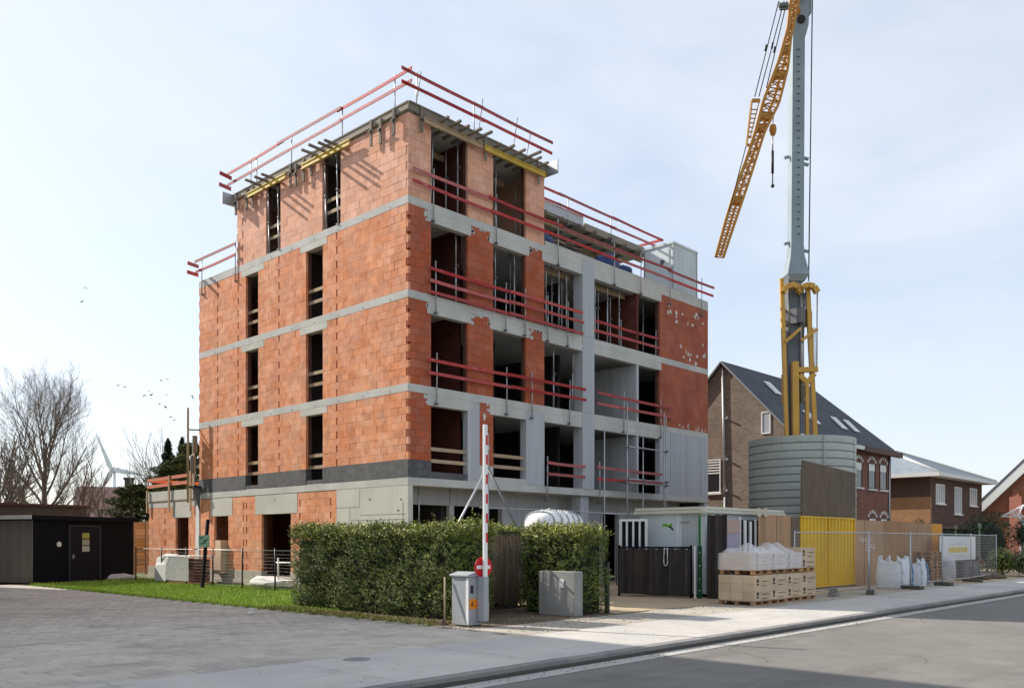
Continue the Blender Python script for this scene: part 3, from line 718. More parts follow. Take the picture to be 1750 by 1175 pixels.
# --- formwork at the penthouse eaves
t = thing('edge_formwork', 'grey plank edge formwork around the penthouse roof slab', 'formwork', (0,0,15.4))
MB().box(-.09,-.035,-.10,10.9,.10,.34).build('edge_shutter', M['plank_edge'], t)
MB().box(-.115,-.092,-.12,10.9,.29,.34).build('top_rail', M['timber_grey'], t)
MB().box(-.03,6.7,-.09,-.036,.10,.37).build('edge_shutter', M['timber_grey'], t)
MB().box(-.03,6.7,-.12,-.092,.32,.37).build('top_rail', M['timber_grey'], t)
box(6.63,6.68,-.6,.1,-.05,.45).build('end_shutter', M['galv'], t); box(-.55,-.0,10.92,10.97,-.12,.35).build('end_shutter', M['galv'], t)
for y in (.55,1.25,1.75,5.25,5.75,6.25,6.62,9.3,9.75,10.6):
    dz = rr.uniform(-.1,.08)
    o = box(-.16,-.105,y-.05,y+.05,-.55+dz,.30+dz).build('batten', M['timber_grey'], t)
    MB().tube((-.2,y-.11,-.1+dz),(-.2,y+.11,-.1+dz),.02,n=6).box(-.21,-.165,y-.02,y+.02,-.14+dz,-.06+dz).build('clamp', M['steel_black'], o)
for x in (.45,3.35,6.1):
    o = box(x-.05,x+.05,-.16,-.115,-.5,.3).build('batten', M['timber_grey'], t)
    MB().tube((x-.1,-.19,-.12),(x+.1,-.19,-.12),.02,n=6).build('clamp', M['steel_black'], o)
def i_beam(label, p, q, m, h=.20):
    p, q = Vector(p), Vector(q); b = MB()
    for dz, w, hh in ((h/2-.02,.08,.04),(-h/2+.02,.08,.04),(0,.03,h-.08)):
        b.beam(p + Vector((0,0,dz)), q + Vector((0,0,dz)), w, hh)
    return tag(b.build('formwork_beam', M[m]), label, 'beam', 'formwork beams')
i_beam('bright yellow formwork beam on the sunny side nearest the corner', (-.2,2.85,15.31), (-.2,5.75,15.31), 'yellow_beam')
i_beam('bright yellow formwork beam on the sunny side farthest from the corner', (-.2,6.85,15.31), (-.2,9.55,15.31), 'yellow_beam')
i_beam('brownish timber formwork beam over the first penthouse street window', (.5,-.2,15.30), (3.15,-.2,15.30), 'timber')
i_beam('yellow formwork beam over the second penthouse street window', (3.25,-.2,15.30), (6.4,-.2,15.30), 'yellow_beam')
i_beam('timber formwork beam inside the first penthouse street opening', (.99,1.2,15.1), (2.6,1.2,15.1), 'timber')
i_beam('timber formwork beam inside the second penthouse street opening', (3.88,1.2,15.1), (5.6,1.2,15.1), 'timber')
def planks(desc, lst, axis):
    for i, (a, ln, sk) in enumerate(lst):
        if axis == 'y': p, q = (-ln, a+sk, 15.47), (.6, a, 15.43)
        else: p, q = (a+sk, -ln, 15.50), (a, .6, 15.43)
        tag(MB().beam(p, q, .09, .07).build('formwork_plank', M['timber_grey']), 'grey plank jutting over %s, %s from corner' % (desc, ORD[i]), 'plank', 'formwork planks')
planks('the nearer sunny-side yellow beam', [(3.55,.68,.1),(3.95,.72,.0),(4.35,.85,-.02),(4.75,.8,.1)], 'y')
planks('the farther sunny-side yellow beam', [(7.65,.7,.05),(8.1,.75,0),(8.65,.85,-.05)], 'y')
planks('the brownish beam on the street side', [(1.25,.6,-.05),(1.65,.7,0),(2.05,.65,.03),(2.45,.8,.05),(2.8,.9,.1)], 'x')
planks('the yellow beam on the street side', [(3.75,.5,.0),(4.2,.75,-.05),(4.65,.8,0),(5.1,1.1,.05),(5.5,.8,0),(5.95,.7,.05)], 'x')
# starter bars on the roof
for i, (x, h) in enumerate(((3.15,1.35),(4.9,1.3),(5.6,.95),(.35,1.2))):
    b = MB().path([(x,.05,15.74),(x+.12,.03,15.74+h*.5),(x+.2,.0,15.74+h)], .014, 5)
    tag(b.build('starter_bar', M['galv_dark']), 'thin steel bar rising from the penthouse roof, %s from the right' % ['third','second','first','fourth'][i], 'steel bar', 'roof bars')

# --- steel props
def prop(label, x, y, z0, z1, lx=0, ly=0, cut=.55):
    t = thing('steel_prop', label, 'prop', (x,y,z0), group='telescopic steel props')
    H_ = z1 - z0; top = Vector((lx,ly,H_)); mid = top*cut
    MB().tube((0,0,0), mid, .03, n=8).box(-.06,.06,-.06,.06,0,.008).build('outer_tube', M['galv'], t)
    MB().tube(mid, top, .024, n=8).box(lx-.06,lx+.06,ly-.06,ly+.06,H_-.008,H_).build('inner_tube', M['galv'], t)
    b = MB().tube(mid - Vector((0,0,.05)), mid + Vector((0,0,.07)), .042, n=8)
    for s_ in range(8):
        a0, a1 = s_*math.pi/4, (s_+1)*math.pi/4
        b.tube(mid + Vector((.05+.045*math.cos(a0), -.03, .045*math.sin(a0))), mid + Vector((.05+.045*math.cos(a1), -.03, .045*math.sin(a1))), .011, n=5)
    b.build('collar_nut', M['galv_dark'], t)
nth = lambda i, n: ORD[i] if i < n-1 else 'last'
def prop_row(where, lst, zf, H_, y=.32):
    n = len(lst)
    for i, (px, lean) in enumerate(lst):
        yy = y + (.5*(i % 2) if n > 2 else 0)
        prop('grey steel prop standing in %s, %s from the left' % (where, nth(i, n)), on_street(px, yy) - (lean if lean > 0 else 0), yy, zf, zf+H_, lx=lean, cut=.5+.1*((i*7)%3))
prop_row('the first penthouse street opening', [(740,.12),(762,0),(782,0),(796,.03)], 12.8, 2.45)
prop_row('the second penthouse street opening', [(848,.09),(881,0),(893,.12)], 12.8, 2.45)
prop_row('the first third-floor street opening', [(779,0)], 9.8, 2.7)
prop_row('the second third-floor street opening', [(846,0),(872,0),(879,0)], 9.8, 2.7)
prop_row('the third-floor bay left of the column', [(933,0),(943,0),(955,0),(960,0),(968,0),(991,0)], 9.8, 2.7)
prop_row('the third-floor bay right of the column', [(1017,0),(1022,0),(1038,0),(1043,0),(1058,.0),(1099,0)], 9.8, 2.7)
prop_row('the second-floor bay left of the column', [(946,0),(980,.1)], 6.8, 2.7)
for i, (w, y0) in enumerate((('nearer', 3.8), ('nearer', 4.6), ('farther', 7.62), ('farther', 8.4))):
    prop('grey steel prop in the %s penthouse side window, %s jamb' % (w, 'corner-side' if i % 2 == 0 else 'far'), .06 if i % 2 else .0, y0, 12.8, 15.2, ly=.08, cut=.5)
i_beam('formwork beam propped inside the third-floor bay left of column', (6.65,.6,12.15), (8.75,.6,12.15), 'timber')
i_beam('formwork beam propped inside the third-floor bay right of column', (9.6,.6,12.15), (12.4,.6,12.15), 'timber')

# --- site container and bundles on the terrace
t = thing('roof_container', 'white steel site container standing on the roof terrace', 'container', (15.9,.45,12.98))
box(0,2.0,0,1.55,0.02,2.28).build('body', M['white_metal'], t)
MB().box(-.05,2.05,-.05,1.6,2.28,2.38).build('roof_frame', M['white_metal'], t)
for x, y in ((-.03,-.03),(1.97,-.03),(-.03,1.52),(1.97,1.52)): box(x,x+.06,y,y+.06,0,2.28).build('corner_post', M['galv'], t)
d = box(-.025,-.002,.2,1.3,.1,2.1).build('door', M['white_metal'], t); MB().tube((-.03,.55,1.55),(-.045,.55,1.55),.12,n=14).build('vent', M['galv_dark'], d)
b = MB()
for i in range(17): b.box(.12+i*.11,.16+i*.11,-.02,0,.08,2.2)
b.build('corrugation', M['white_metal'], t)
def blob(name, label, cat, c, r, m, seed, flat=.0, group=None):
    b = MB(); nu, nv = 20, 12; c = Vector(c)
    for j in range(nv+1):
        for i in range(nu):
            th, ph = 2*math.pi*i/nu, math.pi*j/nv
            d = Vector((math.sin(ph)*math.cos(th), math.sin(ph)*math.sin(th), math.cos(ph)))
            s_ = 1 + .28*noise.noise(d*1.7 + Vector((seed,0,0))) + .12*noise.noise(d*4 + Vector((0,seed,0)))
            p = Vector((d.x*r[0], d.y*r[1], d.z*r[2]))*s_
            p.z = max(p.z, -r[2]*.75)
            b.v.append(p)
    for j in range(nv):
        for i in range(nu):
            b.f.append((j*nu+i, (j+1)*nu+i, (j+1)*nu+(i+1)%nu, j*nu+(i+1)%nu))
    b.sm = [True]*len(b.f)
    o = b.build(name, M[m], loc=(c.x, c.y, c.z + r[2]*.75)); return tag(o, label, cat, group)
blob('tarpaulin_bundle', 'large blue tarpaulin bundle behind the terrace rail', 'tarpaulin', (11.3,.65,12.98), (.72,.35,.42), 'tarp_blue', 3, group='terrace bundles')
blob('tarpaulin_bundle', 'small dark blue bundle beside the large one on terrace', 'tarpaulin', (12.45,.6,12.98), (.4,.3,.3), 'tarp_blue', 9, group='terrace bundles')
blob('tarpaulin_bundle', 'blue bundle against the penthouse wall on the terrace', 'tarpaulin', (7.2,.7,12.98), (.55,.35,.36), 'tarp_blue', 14, group='terrace bundles')
t = thing('formwork_pile', 'untidy pile of boards and black clamps on the terrace', 'timber pile', (8.4,.65,12.98))
for i in range(7):
    a = rr.uniform(-.5,.5); MB().beam((-.6+rr.uniform(-.2,.2),a*.4,.06+i*.07),(.7+rr.uniform(-.2,.3),-a*.4,.1+i*.08),.13,.045).build('board', M['timber' if i%2 else 'timber_grey'], t)
for i in range(5): MB().path([(rr.uniform(-.4,1.2),-.15,0),(rr.uniform(-.3,1.4),-.2,.35),(rr.uniform(-.2,1.6),-.1,.2)], .025, 5).build('clamp', M['steel_black'], t)

# --- scaffold in front of the right bays and long tube rail
t = thing('tube_scaffold', 'grey tube scaffold standing before the right-hand bays', 'scaffold', (9.8,-.75,0))
xs = {p: on_street(p,-.75)-9.8 for p in (1033,1072,1099,1135,1138)}
for p, h in ((1033,6.1),(1072,7.3),(1099,6.0),(1135,7.2),(1138,7.0)):
    MB().tube((xs[p],0,0),(xs[p],0,h),.026,n=8).box(xs[p]-.07,xs[p]+.07,-.07,.07,0,.012).build('standard', M['galv'], t)
for a, b_, z in ((1072,1138,5.55),(1072,1138,4.25),(1072,1138,4.10),(1033,1138,2.85)):
    o = MB().tube((xs[a]-.15,-.05,z),(xs[b_]+.15,-.05,z),.024,n=8).build('ledger', M['galv'], t)
    for p in (1072,1099,1138): box(xs[p]-.04,xs[p]+.04,-.09,.03,z-.05,z+.05).build('coupler', M['galv_dark'], o)
o = box(xs[1072]-.1,xs[1138]+.1,.05,.55,4.13,4.17).build('deck_board', M['timber_grey'], t)
t = thing('tube_rail', 'long horizontal steel tube rail along the ground floor front', 'railing', (2.2,-1.0,0))
for a, b_ in ((0,5.2),(5.1,10.4)): MB().tube((a,0,2.85),(b_,0,2.85-.02*a),.024,n=8).build('tube', M['galv'], t)
for x in (.3,3.1,5.2,7.6,10.2): MB().tube((x,.06,0),(x,.06,3.05),.024,n=8).build('post', M['galv_dark'], t)
MB().tube((10.4,0,1.35),(14.2,0,1.3),.024,n=8).build('tube', M['galv'], t)
t = thing('tripod_mast', 'thin steel mast with two long braces behind the hedge', 'mast', site(833,1012,26.5)*1)
b = site(833,1012,26.5)
t.location = (b.x, b.y, 0)
A_ = Vector((UX, VX, 0))
MB().tube((0,0,0),(0,0,5.0),.035,n=8).build('mast_tube', M['galv'], t)
MB().tube((0,0,3.98),A_*-1.95+Vector((0,.0,.25)),.035,n=8).build('brace', M['galv'], t)
MB().tube((0,0,3.98),A_*1.85+Vector((0,0,.25)),.04,n=8).build('brace', M['galv_dark'], t)
MB().tube((0,0,3.98),Vector((UY,VY,0))*1.4+Vector((0,0,.15)),.035,n=8).build('brace', M['galv'], t)
prop('tall steel prop under the first slab near the front corner', .75, .35, 0, 3.53)
prop('steel prop under the first slab left of the set-back wall', 2.35, .6, 0, 3.53)

# --- hanging pole and bracket platform at the far end of the side facade
t = thing('hoist_pole', 'tall wooden pole with bracket and boards at far facade corner', 'hoist', (-.38,14.0,3.4))
MB().tube((0,.2,0),(0,.2,4.05),.05,n=8).build('pole', M['timber'], t)
MB().tube((.0,.2,3.12),(.42,-.15,3.1),.03,n=6).build('bracket_arm', M['steel_black'], t)
box(.05,.36,-.25,.25,.62,.70).build('platform', M['steel_black'], t)
MB().prism([(.36,.62),(.36,-.45),(.0,.62)],'y',-.2,-.16).build('bracket_plate', M['galv_dark'], t)
MB().box(.15,.2,-.05,.12,.72,2.7).build('post_board', M['timber'], t)
MB().box(.08,.26,.0,.14,1.3,2.0).box(.12,.28,-.1,.05,2.15,2.85).build('shutter_board', M['plank_edge'], t)

# --- stuff stored in front of the side facade
t = thing('wrapped_block_pack', 'pack of bricks under white plastic cover in front of annex', 'brick pack', (-1.0,13.2,0))
for r_ in range(4):
    for c_ in range(9):
        box(-.35,.35,c_*.33-1.45,c_*.33-1.45+.32,.12+r_*.23,.12+r_*.23+.215).build('brick', mat('pack_brick', (.16,.06,.045), .9, isl=.4, var=.2), t)
b = MB(); n = 14
prof = [(-.55,.08),(-.53,.75),(-.42,1.12),(-.1,1.2),(.35,1.18),(.5,.9),(.52,.1)]
for y in (.6,1.05,1.5,1.75): b.v += [(x*(1.02 if y<1.7 else .9), y, z*(1+.03*math.sin(y*9+x*5)) - (.12 if y>1.7 else 0)) for x, z in prof]
m_ = len(prof); b.f = [(i*m_+j,(i+1)*m_+j,(i+1)*m_+j+1,i*m_+j+1) for i in range(3) for j in range(m_-1)] + [tuple(range(3*m_,4*m_))]; b.sm = [False]*len(b.f)
b.build('plastic_cover', M['white'], t)
MB().box(-.56,.5,-1.55,.6,1.1,1.16).build('plastic_cover', M['white'], t)
MB().box(-.60,-.575,-1.5,.6,.15,1.08).build('clear_sheet', M['film'], t)
box(-.5,.5,-1.55,1.6,.0,.1).build('pallet', M['pallet_wood'], t)
tag(box(-.25,.35,11.62,12.25,.41,1.12).build('cardboard_box', M['cardboard'], bevel=.01), 'lower pale box stacked in the narrow side doorway', 'box', 'boxes in doorway')
tag(box(-.2,.35,11.7,12.18,1.125,1.78).build('cardboard_box', M['cardboard'], bevel=.01), 'upper pale box stacked in the narrow side doorway', 'box', 'boxes in doorway')
tag(MB().lathe([(0,0),(.26,0),(.28,.08),(.28,.32),(.27,.36),(.28,.4),(.28,.72),(.25,.8),(0,.8)], (.75,7.45,.0), 22).build('drum', M['yellow_sheet'], loc=(0,0,.40)), 'yellow drum standing inside the wide side doorway', 'drum')
t = thing('crowd_barrier', 'small white tubular barrier frame beside the hedge end', 'barrier', (-.9,5.6,0))
for y in (-.6,.6): MB().tube((0,y,0),(0,y,1.15),.03,n=8).build('leg', M['white_plain'], t)
for z in (.35,.98): MB().tube((0,-.75,z),(0,.75,z),.022,n=8).build('bar', M['white_plain'], t)
blob('rubble_bag', 'crumpled white and brown sheeting at the wall foot', 'sheeting', (-.75,7.0,0), (.4,1.3,.26), 'chalk', 5)
# --- garden fence of thin posts and wire
t = thing('wire_fence', 'black post and thin wire fence along the lawn edge', 'fence', (-1.5,3.2,0))
for px in (470,414,363.5,318,276,232):
    y = on_side(px, -1.5) - 3.2
    MB().tube((0,y,0),(0,y,1.5),.028,n=6).build('post', M['steel_black'], t)
y1 = on_side(232,-1.5)-3.2
b = MB(); 
for k in range(12): b.tube((0,.0,.1+k*.118),(0,y1,.1+k*.118),.0022,n=3,caps=False)
n = int(y1/.12)
for i in range(n): b.tube((0,i*.12,.1),(0,i*.12,1.4),.0018,n=3,caps=False)
b.build('wire_mesh', M['galv_dark'], t)
MB().tube((0,0,1.42),(0,y1,1.42),.012,n=6).build('top_rail', M['galv'], t)
# --- leaning black post with a small green sign
t = thing('sign_post', 'leaning black wooden post with small green notice on lawn', 'sign post', (-2.43,8.91,0))
MB().beam((0,0,0),A_*.22+Vector((0,0,2.55)),.1,.1).build('post', M['black_paint'], t)
c = A_*.1 + Vector((0,0,1.75)); n_ = Vector((UY,VY,0))
MB().beam(c - n_*.07 - Vector((0,0,.22)), c - n_*.07 + Vector((0,0,.22)), .40, .02, up=n_).build('notice', mat('notice_green', (.30,.46,.38), .6), t)
for dx, dz, w in ((-.1,.08,.12),(.06,.0,.16),(-.02,-.1,.2)):
    MB().beam(c - n_*.083 + A_*(dx-w/2) + Vector((0,0,dz)), c - n_*.083 + A_*(dx+w/2) + Vector((0,0,dz+.06)), .004, .05).build('printing', mat('notice_print', (.04,.12,.08), .7), t)
MB().beam(c + Vector((0,0,-.3)) - A_*.42, c + Vector((0,0,-.26)), .14, .03).build('shelf', M['galv'], t)
# ================================================================== hedges
rh = random.Random(5)
def hedge(label, x0, x1, y0, y1, z1, dens, seed, tip_top=.5, wild=.05, group='clipped hedges', tall=()):
    t = thing('hedge', label, 'hedge', ((x0+x1)/2, (y0+y1)/2, 0), group=group)
    cx, cy = (x0+x1)/2, (y0+y1)/2
    off = lambda p: noise.noise(p*1.3 + Vector((seed,0,0)))*.15 + noise.noise(p*3.5 + Vector((0,seed,0)))*.10
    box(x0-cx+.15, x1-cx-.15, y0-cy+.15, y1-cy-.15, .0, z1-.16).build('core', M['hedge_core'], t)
    for k in range(int((x1-x0+y1-y0)/.6)):
        px, py = rh.uniform(x0,x1)-cx, rh.uniform(y0,y1)-cy
        MB().tube((px*.8,py*.95,0),(px*.8,py*.95,.5),.02,.012,n=5).build('stem', M['bark'], t)
    lf, tp = MB(), MB()
    faces = [((1,0,0),(y1-y0)*z1),((-1,0,0),(y1-y0)*z1),((0,1,0),(x1-x0)*z1),((0,-1,0),(x1-x0)*z1),((0,0,1),(x1-x0)*(y1-y0)*1.5)]
    tot = sum(a for _, a in faces)
    def sprig(p, n, ln, target, nl):
        # a short shoot: stemless fan of narrow leaves on both sides of an axis
        ax = (n*.75 + Vector((rh.gauss(0,.45), rh.gauss(0,.45), .55 + rh.gauss(0,.3)))).normalized()
        sd = ax.cross(Vector((rh.gauss(0,1), rh.gauss(0,1), rh.gauss(0,1)))).normalized()
        for q in range(nl):
            u = (q + 1)/nl
            c = p + ax*ln*u
            for s_ in (-1, 1):
                d = (ax*.55 + sd*s_*.85 + Vector((rh.gauss(0,.15),rh.gauss(0,.15),rh.gauss(0,.15)))).normalized()
                w = d.cross(ax + Vector((rh.gauss(0,.3),rh.gauss(0,.3),0))).normalized()
                l_ = ln*rh.uniform(.35,.6)*(1.15-.5*u)
                target.add([c - w*.003, c + d*l_*.5 - w*l_*.2, c + d*l_, c + d*l_*.5 + w*l_*.2], [(0,1,2,3)])
    for n, a in faces:
        nv = Vector(n); N_ = int(dens*a)
        for _ in range(N_):
            u, v = rh.random(), rh.random()
            if n[2]: p = Vector((x0+(x1-x0)*u, y0+(y1-y0)*v, z1))
            elif n[0]: p = Vector((x1 if n[0] > 0 else x0, y0+(y1-y0)*u, z1*v))
            else: p = Vector((x0+(x1-x0)*u, y1 if n[1] > 0 else y0, z1*v))
            # round the vertical corners and the top edge
            for ax_, lo, hi in ((0,x0,x1),(1,y0,y1)):
                pass
            o = off(p) - rh.random()**2*.24
            edge = min(p.x-x0, x1-p.x) if not n[0] else min(p.y-y0, y1-p.y)
            if noise.noise(p*2.6 + Vector((7,seed,2))) < -.28 and rh.random() < .7: continue
            if edge < .16: o -= (.16-edge)**2*2.2
            if not n[2] and z1 - p.z < .2: o -= (.2-(z1-p.z))**2*2.2
            if not n[2] and p.z < .35: o -= (.35-p.z)*.35
            p = p + nv*o; q = p - Vector((cx,cy,0))
            top = n[2] or p.z > z1 - .12
            ln = rh.uniform(.06,.15)
            sprig(q, nv, ln*(rh.uniform(1.0,2.1) if top else 1), tp if (top and rh.random() < tip_top) or rh.random() < .10 else lf, 3)
    for (x, y, h) in tall:
        for j in range(5):
            sprig(Vector((x-cx+rh.gauss(0,.05), y-cy+rh.gauss(0,.05), z1-.05+h*j/5)), Vector((0,0,1)), .16, tp, 3)
    for _ in range(int((x1-x0)*(y1-y0)*9)):
        x, y, h = rh.uniform(x0,x1)-cx, rh.uniform(y0,y1)-cy, rh.uniform(.08,.3)
        for j in range(3): sprig(Vector((x+rh.gauss(0,.02), y+rh.gauss(0,.02), z1-.03+h*j/3)), Vector((rh.gauss(0,.2),rh.gauss(0,.2),1)), .13, tp, 3)
    lf.build('foliage', M['hedge_leaf'], t); tp.build('young_shoots', M['hedge_tip'], t)
    return t
hedge('long clipped evergreen hedge beside the paved forecourt', -5.05, -3.95, -7.75, -1.25, 1.94, 720, 1, tall=((-4.6,-7.0,.5),(-4.3,-6.1,.5),(-4.2,-7.3,.55),(-4.6,-7.4,.3)))
hedge('clipped hedge growing behind the willow screen gate', -4.0, -.95, -6.0, -5.2, 1.97, 420, 4, tip_top=.8)
hedge('short hedge block over the low concrete stub wall', -1.98, -.95, -8.70, -6.70, 1.94, 560, 7, tip_top=.8)
# --- stub wall, willow gate, black posts
t = thing('stub_wall', 'low grey concrete stub wall under the short hedge', 'wall', (-2.16,-8.78,0))
box(-.15,.15,0,1.12,0,1.04).build('wall_body', mat('stub_concrete', (.33,.325,.31), .92, var=.18, c2=(.24,.235,.22), vscale=1.2, bump=.2, streak=((.16,.155,.14),.55,.8,(4,4,.6))), t, bevel=.015)
box(-.168,-.162,.32,.46,.66,.86).build('number_plate', M['white_plain'], t)
t = thing('willow_gate', 'brown willow screen gate in a black steel frame', 'gate', (-3.5,-6.72,0))
MB().box(0,1.92,-.02,.02,.10,.15).box(0,1.92,-.02,.02,1.93,1.98).box(0,.05,-.02,.02,.10,1.98).box(.98,1.02,-.02,.02,.12,1.95).build('frame', M['steel_black'], t)
MB().box(1.87,1.97,-.05,.05,0,2.02).build('gate_post', M['steel_black'], t)
b1 = MB()
for i in range(88):
    x = .06 + i*.0208 + rh.uniform(-.006,.006); top = 1.92 + rh.uniform(-.08,.02)
    e = rh.uniform(-.012,.012); r_ = rh.uniform(.006,.011)
    MB().tube((x,-.028,.16+rh.uniform(-.04,.12)),(x+e,-.028+rh.uniform(-.008,.008),top),r_,r_*.8,n=5).build('willow_rod', M['willow'], t)
tag(box(-.985,-.90,-8.72,-8.62,0,1.25).build('gate_post', M['steel_black']), 'black gate post at the right end of the short hedge', 'post')
tag(MB().tube((0,0,0),(.02,0,.5),.01,n=6).build('marker_stake', M['timber'], loc=(-5.25,-8.9,0)), 'thin wooden stake in the soil beside the barrier', 'stake')

# --- barrier
bx, by = -5.62, -8.70
t = thing('barrier', 'grey barrier cabinet with raised red and white striped boom', 'barrier', (bx,by,0))
cab = MB().box(0,.40,0,.50,0.02,1.02).build('cabinet', M['barrier_grey'], t, bevel=.012)
MB().prism([(-.04,1.02),(.44,1.02),(.44,1.06),(.20,1.12),(-.04,1.06)],'y',-.03,.54).build('lid', M['barrier_grey'], t, bevel=.008)
box(-.006,.0,-.004,.07,.04,1.0).build('door_strip', M['white_plain'], cab)
box(.06,.13,-.012,0.0,.68,.84).build('key_slot', M['steel_black'], cab)
st = box(.02,.30,-.010,-.001,.36,.56).build('warning_sticker', M['orange'], t)
MB().add([(.07,-.012,.41),(.12,-.012,.41),(.11,-.012,.47),(.13,-.012,.47),(.085,-.012,.53),(.09,-.012,.48),(.07,-.012,.48)],[(0,1,2,3,4,5,6)]).build('hand_symbol', M['print_dark'], st)
for i in range(3): box(.16,.28-.02*i,-.012,-.0105,.50-i*.05,.515-i*.05).build('printed_line', mat('sticker_red', (.6,.08,.02), .5), st)
ax_, ay_ = .31, -.17                       # boom stands upright beside the street-side face
box(ax_-.07,ax_+.07,ay_-.04,ay_+.16,.1,1.02).build('boom_holder', M['barrier_grey'], t, bevel=.01)
boom = box(ax_-.043,ax_+.043,ay_-.035,ay_+.03,1.02,4.14).build('boom', M['white_plain'], t, bevel=.008)
for i in range(8):
    z = 3.72 - i*.4
    if z > 1.35: box(ax_-.010,ax_+.0455,ay_-.0375,ay_+.02,z,z+.2).build('red_stripe', M['signal_red'], boom)
nd = Vector((.12,-.99,0)).normalized(); na = Vector((nd.y,-nd.x,0))
t = thing('no_entry_sign', 'round red no-entry sign with white bar on the barrier', 'sign', (bx+.42,by+.02,0))
c = Vector((-.09,-.115,1.215)); b = MB(); nn = 32
nd = Vector((-.2,-.98,0)).normalized(); sd = Vector((-nd.y, nd.x, 0))
b.tube(c + nd*0.0, c + nd*.008, .215, n=nn, smooth=False); b.build('disc', M['signal_red'], t)
MB().beam(c + nd*.011 - sd*.165, c + nd*.011 + sd*.165, .006, .07).build('white_bar', M['white_plain'], t)
MB().tube(c - nd*.012, c - nd*.002, .205, n=nn, smooth=False).build('backing', M['galv'], t)
MB().tube(c - nd*.03 - Vector((0,0,.1)), c - nd*.03 + Vector((0,0,.1)), .012, n=8).build('bracket', M['galv'], t)
t = thing('shovel', 'rusty shovel with brown handle leaning by the barrier', 'shovel', (bx-.12,by+.55,0))
MB().tube((-.08,-.05,.08),(.06,.1,1.0),.018,n=8).build('handle', M['timber'], t)
MB().add([(-.10,-.22,.02),(-.24,-.1,.02),(-.2,.08,.1),(-.06,-.03,.12),(-.16,-.09,.16)],[(0,1,4),(1,2,4),(2,3,4),(3,0,4)]).build('blade', mat('rust', (.11,.06,.04), .8, var=.2), t)
tag(blob('loose_stone', 'small pale stone lying on the paving', 'stone', (-7.18,-2.85,0), (.09,.07,.06), 'chalk', 2), 'small pale stone lying on the paving', 'stone')
tag(MB().lathe([(0,.006),(.19,.006),(.20,.003),(.20,-.02)], n=28).build('manhole_cover', M['kerb'], loc=(-10.15,-11.07,.003)), 'round manhole cover in the footpath', 'manhole')

# --- white tank on a frame behind the hedge
c = site(948,890,25.2); t = thing('water_tank', 'white ribbed plastic water tank on a frame behind the hedge', 'tank', (c.x,c.y,0), rz=R(12))
b = MB(); nu, nv = 40, 16
for i in range(nu+1):
    s_ = -1 + 2*i/nu
    e = (1-abs(s_)**5.)**.5 if abs(s_) < 1 else 0
    rib = 1 + (-.055 if int((s_+1)*7.5) % 3 == 1 and abs(s_) < .85 else 0)
    for j in range(nv):
        th = 2*math.pi*j/nv; cs, sn = math.cos(th), math.sin(th)
        cs = math.copysign(abs(cs)**.7, cs); sn = math.copysign(abs(sn)**.7, sn)
        b.v.append((s_*1.2, cs*.55*e*rib, 2.08 + sn*.55*e*rib))
b.f = [(i*nv+j,(i+1)*nv+j,(i+1)*nv+(j+1)%nv,i*nv+(j+1)%nv) for i in range(nu) for j in range(nv)]; b.sm = [True]*len(b.f)
tb = b.build('tank_body', M['white_plain'], t)
for s_ in (-.72,-.42,-.12,.18,.48,.74):
    e = (1-abs(s_)**5.)**.5; pts = []
    for j in range(33):
        th = 2*math.pi*j/32; cs, sn = math.cos(th), math.sin(th); cs = math.copysign(abs(cs)**.7, cs); sn = math.copysign(abs(sn)**.7, sn)
        pts.append((s_*1.2, cs*.555*e, 2.08 + sn*.555*e))
    MB().path(pts, .022, 5).build('moulded_rib', M['barrier_grey'], tb)
MB().lathe([(0,.08),(.13,.08),(.13,0)], (.05,0,2.54), 18).build('filler_cap', M['white_plain'], t); MB().tube((-.3,0,2.5),(-.3,0,2.68),.03).build('vent_pipe', M['galv'], t)
for x in (-.7,.7):
    for y in (-.45,.45): MB().beam((x,y,0),(x,y,1.6),.07,.07).build('leg', M['galv_dark'], t)
MB().box(-.8,.8,-.5,.5,1.5,1.58).build('cradle', M['galv_dark'], t)

# --- site hut, gate, posts
hx, hy = 5.75, -7.35
t = thing('site_hut', 'white prefab site hut with cream roof edge and green logo', 'site hut', (hx,hy,0))
box(0,5.0,0,2.45,.12,2.62).build('body', M['white_metal'], t)
MB().box(-.14,5.1,-.14,2.6,2.62,2.72).box(-.10,5.06,-.10,2.56,2.735,2.82).build('roof_edge', mat('cream', (.62,.60,.50), .6, var=.05), t)
for i in range(4): MB().tube((-.11,-.11+.05*i,2.55),(-.11,-.11+.05*i,2.74),.022,n=6).build('downpipe_stub', M['white_plain'], t)
b = MB()
for i in range(14): b.box(-.012,0,.16+i*.05,.175+i*.05,.2,2.6)
b.build('wall_groove', M['galv'], t); box(-.02,-.001,.98,1.01,.15,2.6).build('wall_seam', M['white_plain'], t)
lg = box(-.006,-.001,1.05,1.75,2.02,2.36).build('logo_panel', M['white_metal'], t)
for pts, m in (([(1.64,2.24),(1.56,2.34),(1.40,2.33),(1.30,2.28),(1.18,2.34),(1.10,2.36),(1.14,2.24),(1.22,2.16),(1.34,2.20),(1.46,2.22),(1.55,2.2)],'green_light'), ([(1.40,2.20),(1.28,2.20),(1.16,2.08),(1.06,2.02),(1.06,2.14),(1.2,2.24)],'green_paint')):
    MB().prism([(1.4+(a_-1.4)*.75, 2.22+(c_-2.22)*.8) for a_, c_ in pts],'x',-.010,-.0065).build('logo_shape', M[m], lg)
box(-.008,-.001,.55,.9,2.30,2.38).build('lettering', M['galv'], t)
t = thing('slatted_gate', 'low dark vertical-slat gate standing open before the hut', 'gate', (4.6,-4.9,0))
gd = Vector((.55,-2.3,0)); gl = gd.length; gd.normalize()
